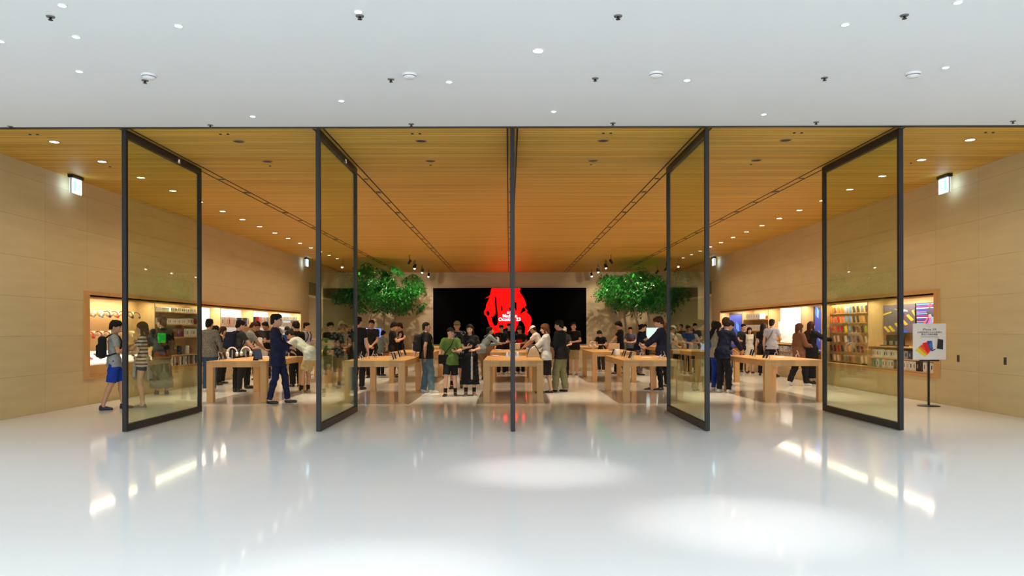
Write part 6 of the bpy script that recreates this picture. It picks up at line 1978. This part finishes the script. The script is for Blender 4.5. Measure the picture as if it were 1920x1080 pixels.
P_('f10', 'person in blue t-shirt in the middle of the group behind the right glass door', 1288, 702, 175, H=1.64, lean=12, head=(0, 20), Rh='front', Lh='front', top=('tee', C_['teeblue']), bottom=('trousers', C_['darkjeans']), shoes=blk, hair=('short', HBR), skin=SKINT)
P_('f11', 'woman in pale grey top bending behind the right glass door', 1299, 699, 210, H=1.60, fem=True, lean=20, head=(0, 25), Rh='front', Lh='front', top=('tee', C_['lav']), bottom=('trousers', C_['black']), shoes=blk, hair=('bob', HB))
P_('f12', 'person in charcoal top far behind the right glass door', 1303, 690, 185, H=1.72, head=(0, 8), Rh='front', Lh='front', top=('tee', C_['charcoal']), bottom=('trousers', C_['black']), shoes=blk, hair=('short', HB))

# --- rightmost front table
P_('g1', 'man in strong blue t-shirt just right of the second glass door from the right', 1339, 720, 40, H=1.72, head=(10, 12), Rh='front', Lh='front', top=('tee', C_['teeblue']), bottom=('trousers', C_['navy']), shoes=('sneaker', C_['redbrown'], SW), hair=('short', HB))
P_('g2', 'taller man in blue polo with brown hair behind the long haired woman', 1360, 724, 30, H=1.80, head=(10, 14), Rh='front', Lh='front', top=('polo', C_['teeblue']), bottom=('trousers', C_['darkjeans']), shoes=blk, hair=('thick', HBR))
i = P_('g3', 'woman with long black hair, grey t-shirt and blue jeans at the rightmost front table', 1342, 733, 60, H=1.68, fem=True, head=(12, 20), Rh=(.10, .30, 1.04), Lh=(-.10, .30, 1.0), top=('tee', cl('warm grey', (.30, .28, .24))), bottom=('slim', C_['blue']), shoes=wht, hair=('long', HB))
held(i, 1, 'tote', 'white shopping bag on the arm of the woman in blue jeans', cl('white bag', (.62, .6, .58)), (.10, .10, .17))
P_('g4', 'man in navy jacket and black trousers bending over the rightmost front table', 1357, 737, 55, H=1.74, lean=18, head=(12, 28), Rh=(.16, .48, .96), Lh=(-.14, .46, 1.0), top=('jacket', C_['navy']), bottom=('trousers', C_['black']), shoes=wht, hair=('fringe', HB), feet=((.13, .02, 10), (-.12, -.02, -6)))
i = P_('g5', 'smiling woman in white top with black sleeves facing the entrance', 1405, 698, 180, H=1.56, fem=True, head=(0, 2), Rh='down', Lh='down', top=('shirt', C_['white'], 'sleeves', C_['black']), bottom=('miniskirt', C_['white']), shoes=blk, hair=('long', HB))
P_('g6', 'person with black hair standing behind the smiling woman in white top', 1394, 696, 170, H=1.68, head=(0, 4), Rh='front', Lh='front', top=('tee', C_['charcoal']), bottom=('trousers', C_['black']), shoes=blk, hair=('short', HB))
i = P_('g7', 'man in pale lavender t-shirt seen from behind facing the right wall shelves', 1447, 704, 35, H=1.80, head=(0, 4), Rh='front', Lh='down', top=('tee', C_['lav']), bottom=('shorts', C_['navy']), shoes=blk, hair=('short', HB), feet=((.13, .02, 10), (-.12, -.06, -6)))
crossbody(i, 'slate blue sling bag on the back of the man in pale lavender t-shirt', cl('slate blue', (.08, .12, .18)), side=-1, w=.13, hgt=.09, low=.06)
P_('g8', 'woman in black beside the man in pale lavender t-shirt', 1431, 702, 20, H=1.68, fem=True, head=(0, 6), Rh='front', Lh='down', top=('tee', C_['black']), bottom=('trousers', C_['black']), shoes=blk, hair=('long', HB))
i = P_('g9', 'woman with brown bob in rust brown coat walking behind the rightmost front table', 1498, 724, 75, H=1.64, fem=True, head=(6, 4), Rh='front', Lh='down', top=('coat', C_['brown']), bottom=('wide', C_['black']), shoes=('sneaker', SW, SW), hair=('bob', HLB), feet=((.08, .18, 4), (-.08, -.24, -4, .12, -25)))
P_('g10', 'woman with long black hair in black coat facing the phone case board', 1521, 717, 60, gap=.34, H=1.70, fem=True, head=(10, 0), Rh=(.30, .44, 1.20), Lh='down', top=('coat', C_['black']), bottom=('longskirt', C_['black']), shoes=blk, hair=('long', HBR))

# pieces that sit on a part become its sub-parts
SUB = {'phone_screen': 'phone_body', 'tablet_screen': 'tablet_body', 'laptop_screen': 'lid', 'monitor_screen': 'monitor_case', 'printed_picture': 'poster_board', 'stand_foot': 'stand_arm',
       'heading_text': 'sign_board', 'body_text': 'sign_board', 'small_text': 'sign_board', 'printed_phones': 'sign_board', 'lit_face': 'housing', 'pictogram': 'housing', 'insert': 'cover',
       'blue_patch': 'bag_body', 'front_panel': 'pack_body', 'red_figure': 'screen_panel', 'caption': 'screen_panel', 'sensing_slot': 'base_ring', 'small_print': 'white_panel', 'dark_strap': 'white_panel',
       'lens': 'lamp_housing', 'blue_mark': 'light_panel', 'tray_gadget': 'base_tray'}
def base(n):
    return n.rsplit('.', 1)[0] if n.rsplit('.', 1)[-1].isdigit() else n
for root in [o for o in col.objects if o.parent is None]:
    kids = list(root.children)
    for k in kids:
        want = SUB.get(base(k.name))
        if not want: continue
        for c in kids:
            if base(c.name) == want and tuple(c.location) == (0, 0, 0):
                k.parent = c
                break
